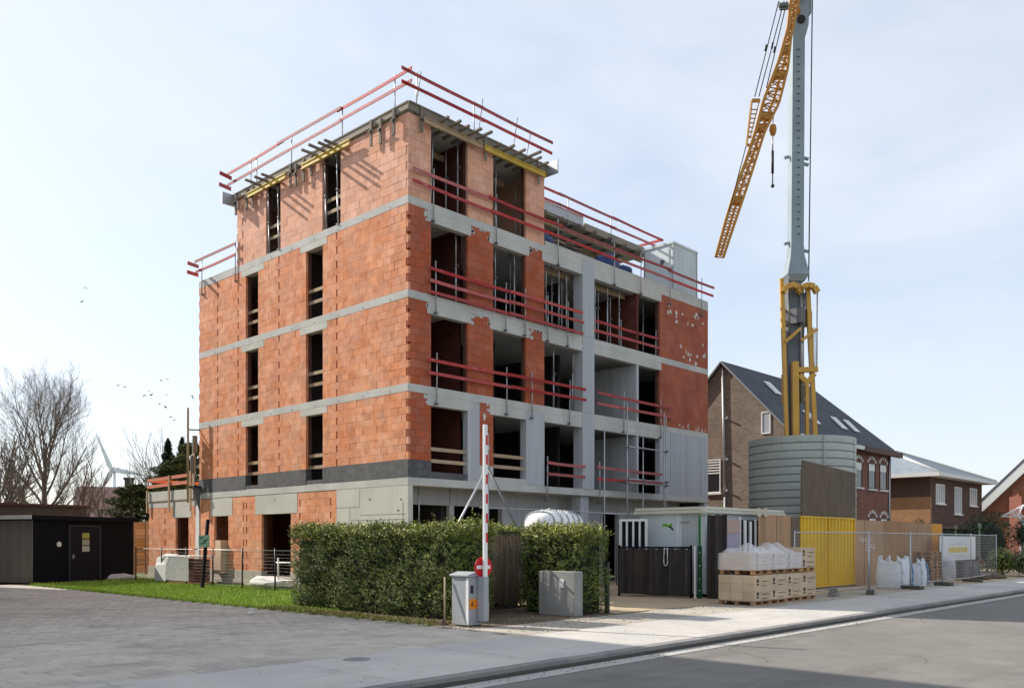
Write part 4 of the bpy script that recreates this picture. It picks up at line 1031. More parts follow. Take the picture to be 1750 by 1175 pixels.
for i in range(27):
    p = gd*(gl*(i+.5)/27); MB().beam(p+Vector((0,0,.1)), p+Vector((0,0,1.52+.03*math.sin(i*1.7))), .082, .022, up=Vector((gd.y,-gd.x,0))).build('slat', M['dark_wood'], t)
for z in (.12,1.55): MB().beam(gd*0+Vector((.03,0,z)), gd*gl+Vector((.03,0,z)), .05, .06).build('rail', M['black_paint'], t)
for s_ in (0,gl): MB().beam(gd*s_+Vector((.03,0,0)), gd*s_+Vector((.03,0,1.62)), .06, .06).build('stile', M['black_paint'], t)
c = gd*1.55
tag(MB().path([c+Vector((4.6-.03,-4.9,1.55)), c+Vector((4.56,-4.88,1.2)), c+Vector((4.55,-4.9,1.02)), c+Vector((4.55,-4.98,.98)), c+Vector((4.55,-5.03,1.1)), c+Vector((4.57,-5.0,1.55))], .014, 6).build('rope_loop', M['white']), 'white rope loop hanging over the dark slatted gate', 'rope')
t = thing('green_post', 'dark green steel post with white holes beside the gate', 'post', (5.28,-7.42,0))
box(0,.07,-.06,.05,0,1.6).build('post_body', mat('green_dark', (.008,.075,.03), .5), t); box(.01,.05,-.03,.03,1.6,2.55).build('upper_post', M['green_paint'], t)
for z in (.25,.6,1.0,1.4): MB().tube((-.006,-.02,z),(0.0,-.02,z),.018,n=8).build('bolt', M['white_plain'], t)
tag(MB().beam((5.16,-7.36,0),(5.14,-7.36,1.6),.05,.04).build('measuring_staff', M['white_plain']), 'white staff leaning beside the dark green post', 'staff')
t = thing('dark_boarding', 'tall dark brown vertical boarding beside the site hut', 'boarding', (5.5,-7.55,0))
for i in range(5): box(0,.03,-.02-i*.135-.125,-.02-i*.135,0,2.55-.02*(i%2)).build('board', M['dark_wood'], t)
t = thing('white_bar_gate', 'white barred gate panel behind the dark slatted gate', 'gate', (4.9,-4.75,.4))
gd2 = Vector((.35,-1.0,0)).normalized()*.85
for s_ in (0,1): MB().beam(gd2*s_, gd2*s_+Vector((0,0,2.05)), .07,.05).build('stile', M['white_plain'], t)
for z in (.05,2.02): MB().beam(Vector((0,0,z)), gd2+Vector((0,0,z)), .05,.07).build('rail', M['white_plain'], t)
for i in (1,2,3): MB().beam(gd2*i/4, gd2*i/4+Vector((0,0,2.02)), .06,.03).build('bar', M['white_plain'], t)
MB().beam(gd2*.03+Vector((.06,0,1)), gd2*.97+Vector((.06,0,1)), .02, 1.95).build('infill', M['black_paint'], t)
t = thing('standpipe', 'galvanised standpipe with tap in front of dark boarding', 'standpipe', (5.2,-8.25,0))
MB().path([(.0,-.05,0),(.03,0,.12),(.03,0,1.15)], .035, 8).build('pipe', M['galv'], t); MB().tube((.03,0,.68),(.2,-.25,.78),.03).build('outlet', M['galv'], t); MB().tube((-.12,0,.2),(.16,0,.2),.02).build('foot_bar', M['galv'], t)
tag(box(2.3,3.4,-4.4,-4.25,0,.72).build('site_board', mat('rust_board', (.30,.15,.07), .85, var=.3, c2=(.42,.24,.12), vscale=3)), 'rusty brown board standing behind the short hedge', 'board')
tag(MB().beam((2.7,-4.5,.70),(2.95,-4.5,1.05),.1,.02).build('white_batten', M['white_plain']), 'white batten propped on the rusty board', 'batten')

# --- hoarding along the street
HY = -7.85
t = thing('lavender_panel', 'lavender sheet panel with pink top in pale frame', 'hoarding', (5.75,HY-.1,0))
box(0,1.02,-.02,.02,1.02,1.98).build('sheet', M['lavender'], t); box(.0,1.02,-.02,.02,1.99,2.42).build('upper_sheet', mat('pink_ply', (.46,.33,.28), .8, var=.06), t)
box(0,1.02,-.022,.02,.08,.72).build('lower_sheet', mat('grey_sheet', (.33,.30,.33), .8, var=.08), t); box(-.02,1.1,-.06,.02,.73,1.0).build('crossband', M['black_paint'], t)
for x in (-.05,1.03): box(x,x+.05,-.03,.03,0,2.5).build('stile', M['white'], t)
t = thing('slat_screen', 'black and white striped slat screen in the hoarding row', 'screen', (6.9,HY,0))
box(0,2.05,.05,.08,.0,2.42).build('backing', M['black_paint'], t)
for i, w in ((0,.08),(1,.14),(2,.12),(3,.06),(4,.1),(5,.07)): box(.02+i*.36,.02+i*.36+w,-.0,.045,.0,2.44-.03*(i%3)).build('slat', M['white' if i != 4 else 'galv'], t)
for i, (x, h) in enumerate(((8.0,2.66),(8.45,2.68))):
    t = thing('paddle', 'round wooden paddle on a stick in the striped screen, %s' % ('left one','right one')[i], 'paddle', (x,HY-.12,0), group='wooden paddles')
    MB().tube((0,0,.3),(0,0,h-.1),.028,n=8).build('handle', M['timber'], t)
    MB().tube((0,-.02,h),(0,.02,h),.15,n=20,smooth=False).build('head', mat('pale_wood', (.55,.48,.38), .8, var=.1), t)
def hoard(label, x0, x1, z0, z1, m, joints=(), y=HY, name='hoarding_panel'):
    t = thing(name, label, 'hoarding', (x0,y,0), group='hoarding panels')
    box(0,x1-x0-.01,-.012,.012,z0,z1).build('sheet', M[m], t)
    for j in joints: MB().box(j-x0-.012,j-x0+.012,-.02,-.0125,z0,z1).build('cover_strip', M['timber_grey'], t)
    for x in (.1,(x1-x0)-.2): box(x,x+.07,.014,.09,0,z1-.05).build('stud', M['timber_grey'], t)
    return t
hx0 = on_street(1296,HY); hx1 = on_street(1367,HY); hx2 = on_street(1460,HY)
q0 = (hx0+hx1)/2 + .8
hoard('weathered orange-brown plywood hoarding left of the yellow door', hx0, q0, .05, 2.62, 'plywood', (hx0+1.25,))
hoard('short greyish plywood strip touching the yellow door', q0+.02, hx1-.02, .05, 2.58, 'plywood_dark', ())
# yellow corrugated door
t = thing('yellow_corrugated_door', 'bright yellow corrugated steel double door in the hoarding', 'door', (hx1,HY-.02,0))
b = MB(); W_ = hx2-hx1; nw = 16; pts = []
for i in range(nw):
    x = W_*i/nw; d = W_/nw
    pts += [(x,0),(x+d*.38,0),(x+d*.5,.045),(x+d*.88,.045)]
pts.append((W_,0))
b.v = [(x,y,z) for z in (.12,2.60) for x,y in pts]; n = len(pts)
b.f = [(i,i+1,n+i+1,n+i) for i in range(n-1)]; b.sm = [False]*(n-1)
b.build('sheet', M['yellow_sheet'], t)
for z in (.08,2.58): box(0,W_,-.02,.055,z,z+.06).build('frame_rail', M['yellow_sheet'], t)
for x in (0,W_/2-.025,W_-.05): box(x,x+.05,-.018,.057,.1,2.6).build('frame_stile', M['yellow_sheet'], t)
xs_ = [on_street(p,HY) for p in (1461,1510,1545,1552,1592,1610)]
hoard('brown plywood hoarding with white spray lettering beside the yellow door', xs_[0], xs_[1], .04, 2.58, 'plywood', (xs_[0]+.9,))
hoard('brown plywood hoarding behind the white bulk bags', xs_[1]+.02, xs_[2], .04, 2.60, 'plywood', ())
hoard('narrow pinkish plywood strip in the hoarding row', xs_[2]+.02, xs_[3], .04, 2.58, 'plywood', ())
hoard('stained plywood hoarding behind the pallet stack', xs_[3]+.02, xs_[4], .04, 2.56, 'plywood', (xs_[3]+1.2,))
hoard('orange painted board at the right end of the hoarding', xs_[4]+.02, xs_[5], .04, 2.56, 'osb_orange', ())
# unreadable sprayed letters: strokes of worn white paint
sp_ = [o for o in bpy.data.objects if o.get('label','').startswith('brown plywood hoarding with white')][0]
rs_ = random.Random(3)
def strokes(x0, z0, n, w, h):
    for i in range(n):
        x = x0 + i*w*1.25
        b = MB()
        for (a, c_, d, e) in rs_.sample([(0,0,0,1),(0,1,1,1),(1,0,1,1),(0,0,1,0),(0,.5,1,.5),(0,0,1,1)], 3):
            b.beam((x+a*w,-.0145,z0+c_*h),(x+d*w,-.0145,z0+e*h),.003,.03)
        b.build('sprayed_letter', M['chalk'], sp_)
strokes(.45, 1.72, 6, .16, .16); strokes(.95, 1.40, 5, .17, .22)
# big dark plywood sheet behind the yellow door, against the silo
c0, c1 = on_street(1370,-7.74), on_street(1462,-7.74)
t = thing('plywood_screen', 'tall dark plywood screen rising behind the yellow door', 'screen', (c0,-7.74,0))
w = (c1-c0)/2
for i in range(2): MB().prism([(i*w+.006,.3),((i+1)*w-.006,.3),((i+1)*w-.006,4.62-.1*(i+1)),(i*w+.006,4.62-.1*i)],'y',-.012,.012).build('sheet', M['plywood_dark'], t)
for x in (.1,w,2*w-.1): box(x-.04,x+.04,.014,.07,0,4.3).build('stud', M['timber_grey'], t)

# --- stacked carton packs on pallets
def pack(label, x0, x1, y0, y1, z0, rows, film=False, dots=2, HH=.70):
    t = thing('carton_pack', label, 'carton pack', (x0,y0,z0), group='carton packs on pallets')
    W_, D_ = x1-x0, y1-y0; h = HH/rows
    for y in (.02, D_/2-.05, D_-.12): box(0,W_,y,y+.1,.0,.022).build('pallet_board', M['pallet_wood'], t)
    for x in (.0,W_/2-.06,W_-.12):
        for y in (.02,D_/2-.05,D_-.12): box(x,x+.12,y,y+.1,.022,.10).build('pallet_block', M['pallet_wood'], t)
    box(0,W_,0,D_,.10,.12).build('pallet_deck', M['pallet_wood'], t)
    nc = max(2, round(D_/.32))
    for r_ in range(rows):
        for i in range(nc):
            e = rs_.uniform(0,.006)
            o = box(e,W_-e,i*D_/nc+.004,(i+1)*D_/nc-.004,.122+r_*h+.002,.122+(r_+1)*h-.002).build('carton', M['cardboard'], t)
    for k in range(dots):
        z = .12 + HH*(.2+.5*k)
        MB().tube((W_*.2,-.003,z+.06),(W_*.2,.002,z+.06),.055,n=16,smooth=False).build('printed_dot', M['print_dark'], t)
        box(W_*.14,W_*.26,-.003,.0,z-.06,z-.02).build('printed_bar', M['print_dark'], t)
        for q in range(2): box(W_*.45,W_*(.9-.15*q),-.003,.0,z+.03-q*.12,z+.045-q*.12).build('printed_line', M['print_dark'], t)
    if film:
        b = MB(); n1, n2 = 14, 10
        for i in range(n1+1):
            for j in range(n2+1):
                x = -.03 + (W_+.06)*i/n1; y = -.03 + (D_+.06)*j/n2
                ed = min(i, n1-i, j, n2-j)
                if ed == 1:
                    x = -.025 if i == 1 else (W_+.025 if i == n1-1 else x); y = -.025 if j == 1 else (D_+.025 if j == n2-1 else y)
                z = HH + .24 + .26*noise.noise(Vector((x*2.2+x0, y*2.2, 1.7))) + .05*noise.noise(Vector((x*7,y*7,0)))
                ed = min(i, n1-i, j, n2-j)
                if ed == 0: z = .12
                elif ed == 1: z = min(z, HH+.12)
                b.v.append((x + .015*noise.noise(Vector((y*9,z*9,0))), y + .015*noise.noise(Vector((x*9,z*9,3))), z))
        b.f = [(i*(n2+1)+j,(i+1)*(n2+1)+j,(i+1)*(n2+1)+j+1,i*(n2+1)+j+1) for i in range(n1) for j in range(n2)]; b.sm = [True]*len(b.f)
        b.build('plastic_film', M['film'], t)
    return t
px_ = [3.66, 4.66, 5.70, 6.74, 7.78]; py0 = -10.12
names_ = ['nearest the gate, leftmost','second from the left','third from the left','rightmost by the yellow door']
for i in range(4):
    yy = py0 + .04*i
    pack('lower carton pack on pallet, %s' % names_[i], px_[i]+.02, px_[i+1]-.04, yy, yy+1.1, 0, 3)
    pack('upper carton pack %s, %s' % ('under clear film' if i < 3 else 'without film', names_[i]), px_[i]+.03, px_[i+1]-.05, yy+.02, yy+1.08, .84, 3, film=i < 3, HH=.46 if i < 3 else .60)

# --- mesh fence panels with feet
FY = -10.2
def mesh_panel(label, x0, x1, y0, y1, z1=2.02):
    t = thing('mesh_fence_panel', label, 'fence', (x0,y0,0), group='mesh fence panels')
    d = Vector((x1-x0,y1-y0,0)); Lp = d.length; d.normalize(); Z = lambda z: Vector((0,0,z))
    for s_ in (0,Lp): MB().tube(d*s_+Z(.04),d*s_+Z(z1+.06),.021,n=8).build('upright', M['galv'], t)
    for z in (.2,z1): MB().tube(d*0+Z(z),d*Lp+Z(z),.019,n=8).build('frame_tube', M['galv'], t)
    b = MB(); n = int(Lp/.10)
    for i in range(1,n): b.tube(d*(Lp*i/n)+Z(.2),d*(Lp*i/n)+Z(z1),.0027,n=3,caps=False)
    for i in range(1,15): b.tube(d*0+Z(.2+i*(z1-.2)/15),d*Lp+Z(.2+i*(z1-.2)/15),.0027,n=3,caps=False)
    b.build('wire_mesh', M['galv'], t)
fx = [on_street(p,FY) for p in (1245,1485,1557,1612)]
mesh_panel('mesh fence panel in front of the yellow door', 7.45, fx[1]-.03, FY+.75, FY)
mesh_panel('mesh fence panel in front of the white bulk bags', fx[1]+.03, fx[2]-.03, FY, FY+.02)
mesh_panel('mesh fence panel in front of the pallet stack', fx[2]+.03, fx[3]-.03, FY+.02, FY+.03)
e1 = Vector((on_street(1660,FY+.1),FY+.1,0)); mesh_panel('mesh fence panel in front of the white banner', fx[3]+.03, e1.x-.03, FY+.03, FY+.1)
e2 = site(1703,985,41.8); mesh_panel('end mesh fence panel with pale end post', e1.x+.03, e2.x, FY+.12, e2.y)
for i, (x, y, w) in enumerate(((fx[1],FY,.95),(fx[2],FY,.8),(fx[3],FY+.03,.7),(e1.x,FY+.1,.8),(7.45,FY+.8,.6))):
    o = MB().box(-w/2,w/2,-.12,.12,0,.13).build('fence_foot', mat('foot_block', (.10,.095,.085), .95, var=.25), loc=(x,y-.05,0), rz=R(20 if i == 0 else 75), bevel=.02)
    tag(o, 'concrete fence foot, %s along the mesh fence' % (['second','third','fourth','fifth','first'][i]), 'fence foot', 'fence feet')
tag(box(-.28,.28,-.12,.12,.0,.14).build('paving_block', M['kerb'], loc=(9.25,-9.9,0), rz=.2, bevel=.01), 'lower of two dark blocks beside the carton packs', 'block', 'loose blocks')
tag(box(-.24,.24,-.11,.11,.142,.27).build('paving_block', M['kerb'], loc=(9.25,-9.9,0), rz=.35, bevel=.01), 'upper of two dark blocks beside the carton packs', 'block', 'loose blocks')

# --- bulk bags
def bulk_bag(label, x, y, w, d, h, seed):
    t = thing('bulk_bag', label, 'bulk bag', (x,y,0), group='white bulk bags')
    b = MB(); nu, nv = 40, 14
    for j in range(nv+1):
        v = j/nv
        for i in range(nu):
            th = 2*math.pi*i/nu; cs, sn = math.cos(th), math.sin(th)
            e = .42; px2 = math.copysign(abs(cs)**e, cs); py2 = math.copysign(abs(sn)**e, sn)
            bulge = 1 + .10*math.sin(math.pi*min(1,v*1.15)) - .10*max(0,v-.8)*5*.5
            corner = abs(cs*sn)*2
            z = h*v*(1 + (.22*corner**3 if v > .75 else 0)*(v-.75)*4) 
            wr = .018*noise.noise(Vector((px2*2+seed, py2*2, v*9))) + .012*math.sin(v*46+3*noise.noise(Vector((th*2,v,seed))))
            b.v.append((px2*w/2*(bulge+wr), py2*d/2*(bulge+wr), z + .02*noise.noise(Vector((th,seed,v*3)))))
    b.f = [(j*nu+i,j*nu+(i+1)%nu,(j+1)*nu+(i+1)%nu,(j+1)*nu+i) for j in range(nv) for i in range(nu)]; b.sm = [True]*len(b.f)
    cidx = len(b.v); b.v.append((0,0,h*.86)); b.f += [(nv*nu+i,nv*nu+(i+1)%nu,cidx) for i in range(nu)]; b.sm += [True]*nu
    b.build('bag_body', M['bag'], t)
    for sx in (-.42,.42):
        MB().path([(sx*w,-d*.5*1.09,.06),(sx*w*1.02,-d*.5*1.13,h*.55),(sx*w,-d*.5*1.02,h*.98),(sx*w*.9,-d*.38,h*1.16)], .03, 6).build('strap', M['strap' if sx > 0 else 'bag'], t)
        for sy in (-1,1): MB().path([(sx*w,sy*d*.40,h*.95),(sx*w*1.0,sy*d*.36,h*1.22),(sx*w*.8,sy*d*.3,h*1.24),(sx*w*.75,sy*d*.33,h*.98)], .035, 6).build('lifting_loop', M['bag'], t)
bulk_bag('larger white bulk bag with blue strap behind the mesh fence', on_street(1527,-9.3), -9.3, 1.2, .95, .95, 1)
bulk_bag('smaller white bulk bag beside the wooden pallets', on_street(1560,-9.35), -9.35, .75, .85, .85, 6)

# --- stack of wooden pallets
def pallet(label, x, y, z, rz):
    t = thing('wooden_pallet', label, 'pallet', (x,y,z), rz=rz, group='stacked wooden pallets')
    for i in range(7): box(-.6,.6,-.4+i*.116,-.4+i*.116+.09,.122,.144).build('deck_board', M['pallet_wood'], t)
    for xx in (-.6,-.07,.46):
        for yy in (-.4,-.05,.3): box(xx,xx+.14,yy,yy+.1,.022,.10).build('block', M['pallet_wood'], t)
        box(xx,xx+.14,-.4,.4,.10,.122).build('stringer', M['pallet_wood'], t)
    for yy in (-.4,-.05,.3): box(-.6,.6,yy,yy+.1,0,.022).build('bottom_board', M['pallet_wood'], t)
plx = on_street(1583,-8.75)
for i in range(9):
    pallet('wooden pallet in the stack by the hoarding, %s from bottom' % ORD[i], plx + rs_.uniform(-.02,.02) + .2, -8.75 + rs_.uniform(-.03,.03), i*.1455, R(rs_.uniform(-2,2)))
# --- banner, paver cubes, wrap
bx0 = on_street(1606,-8.45); bw = on_street(1667,-8.45) - bx0
t = thing('banner', 'white banner with yellow lettering tied behind the mesh fence', 'banner', (bx0,-8.45,0))
box(0,bw,-.006,.006,.85,1.98).build('cloth', M['white_plain'], t)
for i in range(8):
    x = bw*(.24 + i*.066); MB().box(x,x+bw*.05,-.010,-.0065,1.22,1.46).build('yellow_letter', mat('banner_yellow', (.72,.50,.02), .6), t)
for x0_,x1_,z in ((.25,.33,1.78),(.25,.75,1.6),(.3,.7,1.06),(.2,.8,.95)): box(bw*x0_,bw*x1_,-.009,-.0065,z,z+.02).build('small_print', M['galv'], t)
for x in (0,bw-.04): box(x,x+.04,.01,.05,0,2.05).build('pole', M['galv_dark'], t)
for i, w in enumerate(('left','right')):
    t = thing('paver_cube', 'grey cube of stacked paving stones, %s one under the banner' % w, 'paving stack', (on_street((1636,1652)[i],-9.1),-9.1,0), group='paver cubes')
    for r_ in range(6):
        for k in range(4): box(-.42+k*.21,-.42+k*.21+.2,-.4,.4,.12+r_*.12,.12+r_*.12+.113).build('paving_stone', mat('paver_grey', (.17,.16,.155), .9, isl=.15, var=.15), t)
    box(-.45,.45,-.42,.42,0,.11).build('pallet', M['pallet_wood'], t)
blob('plastic_wrap', 'crumpled translucent plastic wrap beside the pallet stack', 'plastic wrap', (on_street(1622,-9.3),-9.3,0), (.22,.3,.62), 'film', 12)
# ================================================================== crane and its ring enclosure
KC = 36.0
M['mast_dark'] = mat('mast_dark', (.13,.145,.16), .55, var=.15)
t = thing('ring_enclosure', 'grey corrugated steel ring enclosure around the crane base', 'enclosure', (16.75,-5.28,0))
RR = 2.12; z = .35; nb = 18
for i in range(nb):
    h = (5.93-.35)/nb
    b = MB(); n = 56; prof = [(RR-.06,0),(RR-.055,.02),(RR+.012,.035),(RR+.016,h*.5),(RR+.012,h-.012),(RR-.06,h-.002)]
    b.lathe(prof, n=n, smooth=False)
    o = b.build('corrugated_band', M['corrugated'], t, loc=(0,0,z)); z += h
MB().lathe([(RR+.02,.35),(RR+.08,.35),(RR+.08,.0),(RR-.1,.0)], n=48).build('foot_ring', M['galv_dark'], t)
for a in (228, 275, 318):
    c, s_ = math.cos(R(a)), math.sin(R(a)); MB().beam((c*(RR+.06),s_*(RR+.06),.3),(c*(RR+.06),s_*(RR+.06),5.9),.05,.02,up=(c,s_,0)).build('seam_strip', M['corrugated'], t)
cb = site(1363,0,KC); CR = thing('tower_crane', 'self-erecting tower crane with blue-grey mast and folded yellow lattice jib', 'crane', (cb.x,cb.y,0))
def cp(px, py, dk=0.):
    p = site(px, py, KC+dk); return p - Vector((cb.x, cb.y, 0))
def cpart(b, n, m): return b.build(n, M[m], CR)
FW = Vector((UY,VY,0)); A_ = Vector((UX,VX,0))
yaw = math.atan2(A_.y, A_.x)
def sq(c, w, d, rot): 
    return [c + Vector((math.cos(yaw+rot)*sx*w/2 - math.sin(yaw+rot)*sy*d/2, math.sin(yaw+rot)*sx*w/2 + math.cos(yaw+rot)*sy*d/2, 0)) for sx, sy in ((-1,-1),(1,-1),(1,1),(-1,1))]
def loft(secs, caps=True):
    b = MB(); n = len(secs[0])
    for s_ in secs: b.v += [tuple(p) for p in s_]
    for i in range(len(secs)-1):
        for j in range(n): b.f.append((i*n+j, i*n+(j+1)%n, (i+1)*n+(j+1)%n, (i+1)*n+j))
    if caps: b.f += [tuple(range(n-1,-1,-1)), tuple(range((len(secs)-1)*n, len(secs)*n))]
    b.sm = [False]*len(b.f); return b
zc = lambda py: EYE + (HOR_PX-py)*KC/F_PX
rot = R(3)
L_ = lambda px: (px-1363)*KC/F_PX
up = [(483,1359,.60),(472,1359,.90),(440,1359.5,.58),(420,1359.5,.52),(70,1362,.50),(60,1363,.58),(48,1364,.66),(-60,1366,.66)]
cpart(loft([sq(A_*L_(px)+Vector((0,0,zc(py))), w, w*.9, rot) for py, px, w in up]), 'upper_mast', 'crane_grey')
cpart(loft([sq(A_*L_(1354)+Vector((0,0,zc(py))), .50, .5, rot) for py in (924+30, 478)]), 'lower_mast', 'mast_dark')
cpart(MB().tube(A_*L_(1367)+FW*-.3+Vector((0,0,zc(690))), A_*L_(1366)+FW*-.3+Vector((0,0,zc(490))), .085, n=10), 'hydraulic_ram', 'galv')
hc = A_*L_(1364.5) + Vector((0,0,zc(41))); nf = (-FW*math.cos(rot) + A_*math.sin(rot)).normalized()
cpart(MB().tube(hc + nf*.30, hc + nf*.36, .165, n=20), 'pin_hole', 'print_dark')
for s_ in (-1,1): cpart(MB().beam(A_*(L_(1367)+s_*.33)+Vector((0,0,zc(28))), A_*(L_(1367)+s_*.36)+Vector((0,0,zc(-70))), .12, .5, up=FW), 'head_cheek', 'crane_grey')
for py, sd in ((268,-1),(270,1),(280,1),(415,-1),(428,1)): cpart(MB().beam(A_*(L_(1361)+sd*.3)+Vector((0,0,zc(py))), A_*(L_(1361)+sd*.5)+Vector((0,0,zc(py+2))), .1,.1), 'lug', 'crane_grey')
for i in range(26):
    z_ = zc(90 + i*12.5); cpart(MB().beam(A_*L_(1361)+nf*.255+Vector((0,0,z_)) - A_*.06, A_*L_(1361)+nf*.255+Vector((0,0,z_)) + A_*.06, .02, .03), 'rung', 'mast_dark')
# yellow base frame
def leg(px0, py0, px1, py1, w, dk0, dk1, n='frame_leg'): cpart(MB().beam(cp(px0,py0,dk0), cp(px1,py1,dk1), w, w, up=FW), n, 'crane_yellow')
leg(1336,476,1346,800,.15,-.4,-.5); leg(1380,488,1396,800,.17,-.3,-.5); leg(1358.5,618,1360,800,.25,-.5,-.5,'frame_plate'); leg(1379,648,1380,800,.14,-.5,-.5); leg(1337,640,1338,690,.07,-.2,-.2)
leg(1350,500,1352,800,.10,.6,.6); leg(1388,560,1390,800,.10,.6,.6)
for cx_ in (1354,1381):
    pts = [cp(cx_-16,500,-.5), cp(cx_-10,490,-.5), cp(cx_,487,-.5), cp(cx_+10,490,-.5), cp(cx_+16,500,-.5)]
    b = MB()
    for p, q in zip(pts[:-1], pts[1:]): b.beam(p, q, .26, .2)
    cpart(b, 'arched_crosshead', 'crane_yellow')
cpart(MB().beam(cp(1342,584,-.5),cp(1368,561,-.5),.12,.12).beam(cp(1369,582,-.5),cp(1397,562,-.5),.12,.12), 'diagonal_strut', 'crane_yellow')
cpart(MB().beam(cp(1362,632,-.5),cp(1397,631,-.5),.2,.2).beam(cp(1366,640,-.5),cp(1378,652,-.5),.12,.2).beam(cp(1392,638,-.5),cp(1381,652,-.5),.12,.2), 'lower_crosshead', 'crane_yellow')
cpart(MB().tube(cp(1397,495,-.5),cp(1396,630,-.5),.03).tube(cp(1393,560,-.5),cp(1393,630,-.5),.02), 'tie_rod', 'galv')
cpart(MB().tube(cp(1348,500,-.4),cp(1349,580,-.4),.04).tube(cp(1376,500,-.4),cp(1372,585,-.4),.05), 'tie_rod', 'galv_dark')
cpart(MB().box(-.5,.5,-.4,.4,10.6,11.2), 'slewing_head', 'galv_dark')
cpart(MB().box(-1.5,1.5,-1.2,1.2,.0,.8), 'base_ballast', 'concrete')
# jib: three chords and lacing
def poly(pts, n):
    out = []; seg = [(Vector(a), Vector(b)) for a, b in zip(pts[:-1], pts[1:])]; tot = sum((b-a).length for a, b in seg)
    for i in range(n+1):
        d = tot*i/n
        for a, b in seg:
            l_ = (b-a).length
            if d <= l_ + 1e-6: out.append(a + (b-a)*(d/l_)); break
            d -= l_
    return out
lft = [cp(*p,-1.2) for p in ((1223.6,439),(1242,372),(1259,318),(1277,269),(1291.5,224),(1305,172),(1331,105),(1347,48),(1356,-40))]
rgt = [cp(*p,-1.2) for p in ((1236,440),(1257,377),(1277,318),(1296,259),(1306,227),(1331,177),(1346,118),(1352,60),(1374,-40))]
bck = [cp(*p,-.5) for p in ((1231,437),(1251,372),(1269,314),(1288,262),(1300,224),(1322,172),(1341,105),(1351,48),(1366,-40))]
n = 46; l1, r1, k1 = poly(lft, n), poly(rgt, n), poly(bck, n)
for nm, pts, r_ in (('left_chord',l1,.06),('right_chord',r1,.05),('rear_chord',k1,.05)):
    b = MB()
    for p, q in zip(pts[:-1], pts[1:]): b.beam(p, q, r_*2, r_*2, up=FW)
    cpart(b, nm, 'jib_yellow')
b = MB()
for i in range(n):
    a_, c_ = (l1, r1) if i % 2 else (r1, l1)
    if i < 9:
        for q in (0,.5): b.beam(l1[i].lerp(l1[i+1],q), r1[i].lerp(r1[i+1],q), .04, .03, up=FW)
    else:
        b.tube(a_[i], c_[i+1], .026, n=5); b.tube(l1[i], r1[i], .026, n=5)
    b.tube(l1[i], k1[i+1], .02, n=4); b.tube(r1[i+1], k1[i], .02, n=4)
cpart(b, 'lacing', 'jib_yellow')
for i0 in (9, 21, 23, 30, 34): cpart(MB().add([l1[i0],r1[i0],r1[i0+1],l1[i0+1]] + [p + FW*.25 for p in (l1[i0],r1[i0],r1[i0+1],l1[i0+1])], [(3,2,1,0),(4,5,6,7),(0,1,5,4),(1,2,6,5),(2,3,7,6),(3,0,4,7)]), 'gusset_plate', 'jib_yellow')
# catwalk ladder beside the jib
b = MB(); a0, a1, c0, c1 = cp(1276,248,-1.25), cp(1285,172,-1.25), cp(1283,248,-1.25), cp(1299,172,-1.25)
b.beam(a0,a1,.06,.06).beam(cp(1283,230,-1.25),cp(1298,172,-1.25),.04,.04).beam(a1,c1,.06,.14).beam(a0,c0,.06,.1).beam(cp(1278,235,-1.25),cp(1284,235,-1.25),.05,.05)
for i in range(7): 
    u = .2+i*.1; b.beam(a0.lerp(a1,u), a0.lerp(a1,u)+A_*(.16+.02*i), .05,.03)
cpart(b, 'catwalk', 'jib_yellow')
b = MB()
for (x0,y0,x1,y1) in ((1290,165,1331,2),(1297,165,1340,2),(1310,150,1345,2),(1275,250,1262,300),(1262,300,1246,362)): b.tube(cp(x0,y0,-1.25), cp(x1,y1,-1.25), .022, n=5)
b.tube(cp(1382,480,-.3), cp(1389,-40,-.3), .026, n=5)
for (x,y) in ((1310,82),(1321,78),(1325,85)): b.tube(cp(x,y-5,-1.25), cp(x-2,y+5,-1.25), .045, n=6)
cpart(b, 'pendant_cable', 'steel_black')
cpart(MB().tube(cp(1331,9,-1.25),cp(1347,9,-1.25),.1).tube(cp(1332,16,-1.25),cp(1347,15,-1.25),.05), 'sheave_block', 'galv_dark')
cpart(MB().beam(cp(1352,-20,-.4),cp(1378,-20,-.4),.5,.7).tube(cp(1361,18,-.4),cp(1361,24,-.2),.16), 'jib_root', 'jib_yellow')
t = thing('crane_hook', 'hook block with black hanging sling beside the crane mast', 'crane hook', (cb.x,cb.y,0))
o = MB().lathe([(0,-.28),(.1,-.2),(.15,0),(.12,.18),(0,.26)], cp(1321,222,-.6), 12).build('hook_block', M['jib_yellow'], t)
MB().path([cp(1321,210,-.6), cp(1322,198,-.6)], .02, 6).build('shackle', M['galv_dark'], t)
MB().tube(cp(1320.5,232,-.6),cp(1320.5,258,-.6),.03).build('chain', M['galv'], t); MB().tube(cp(1320.5,258,-.6),cp(1320.5,296,-.6),.055).build('sling', M['steel_black'], t)
MB().tube(cp(1320.5,296,-.6),cp(1320.5,316,-.6),.025).lathe([(0,-.08),(.07,-.03),(.07,.05),(0,.1)], cp(1320.5,318,-.6), 10).build('sling_end', M['steel_black'], t)
MB().tube(cp(1322,199,-.6), cp(1322.5,186,-.6), .012).build('hoist_rope', M['steel_black'], t)

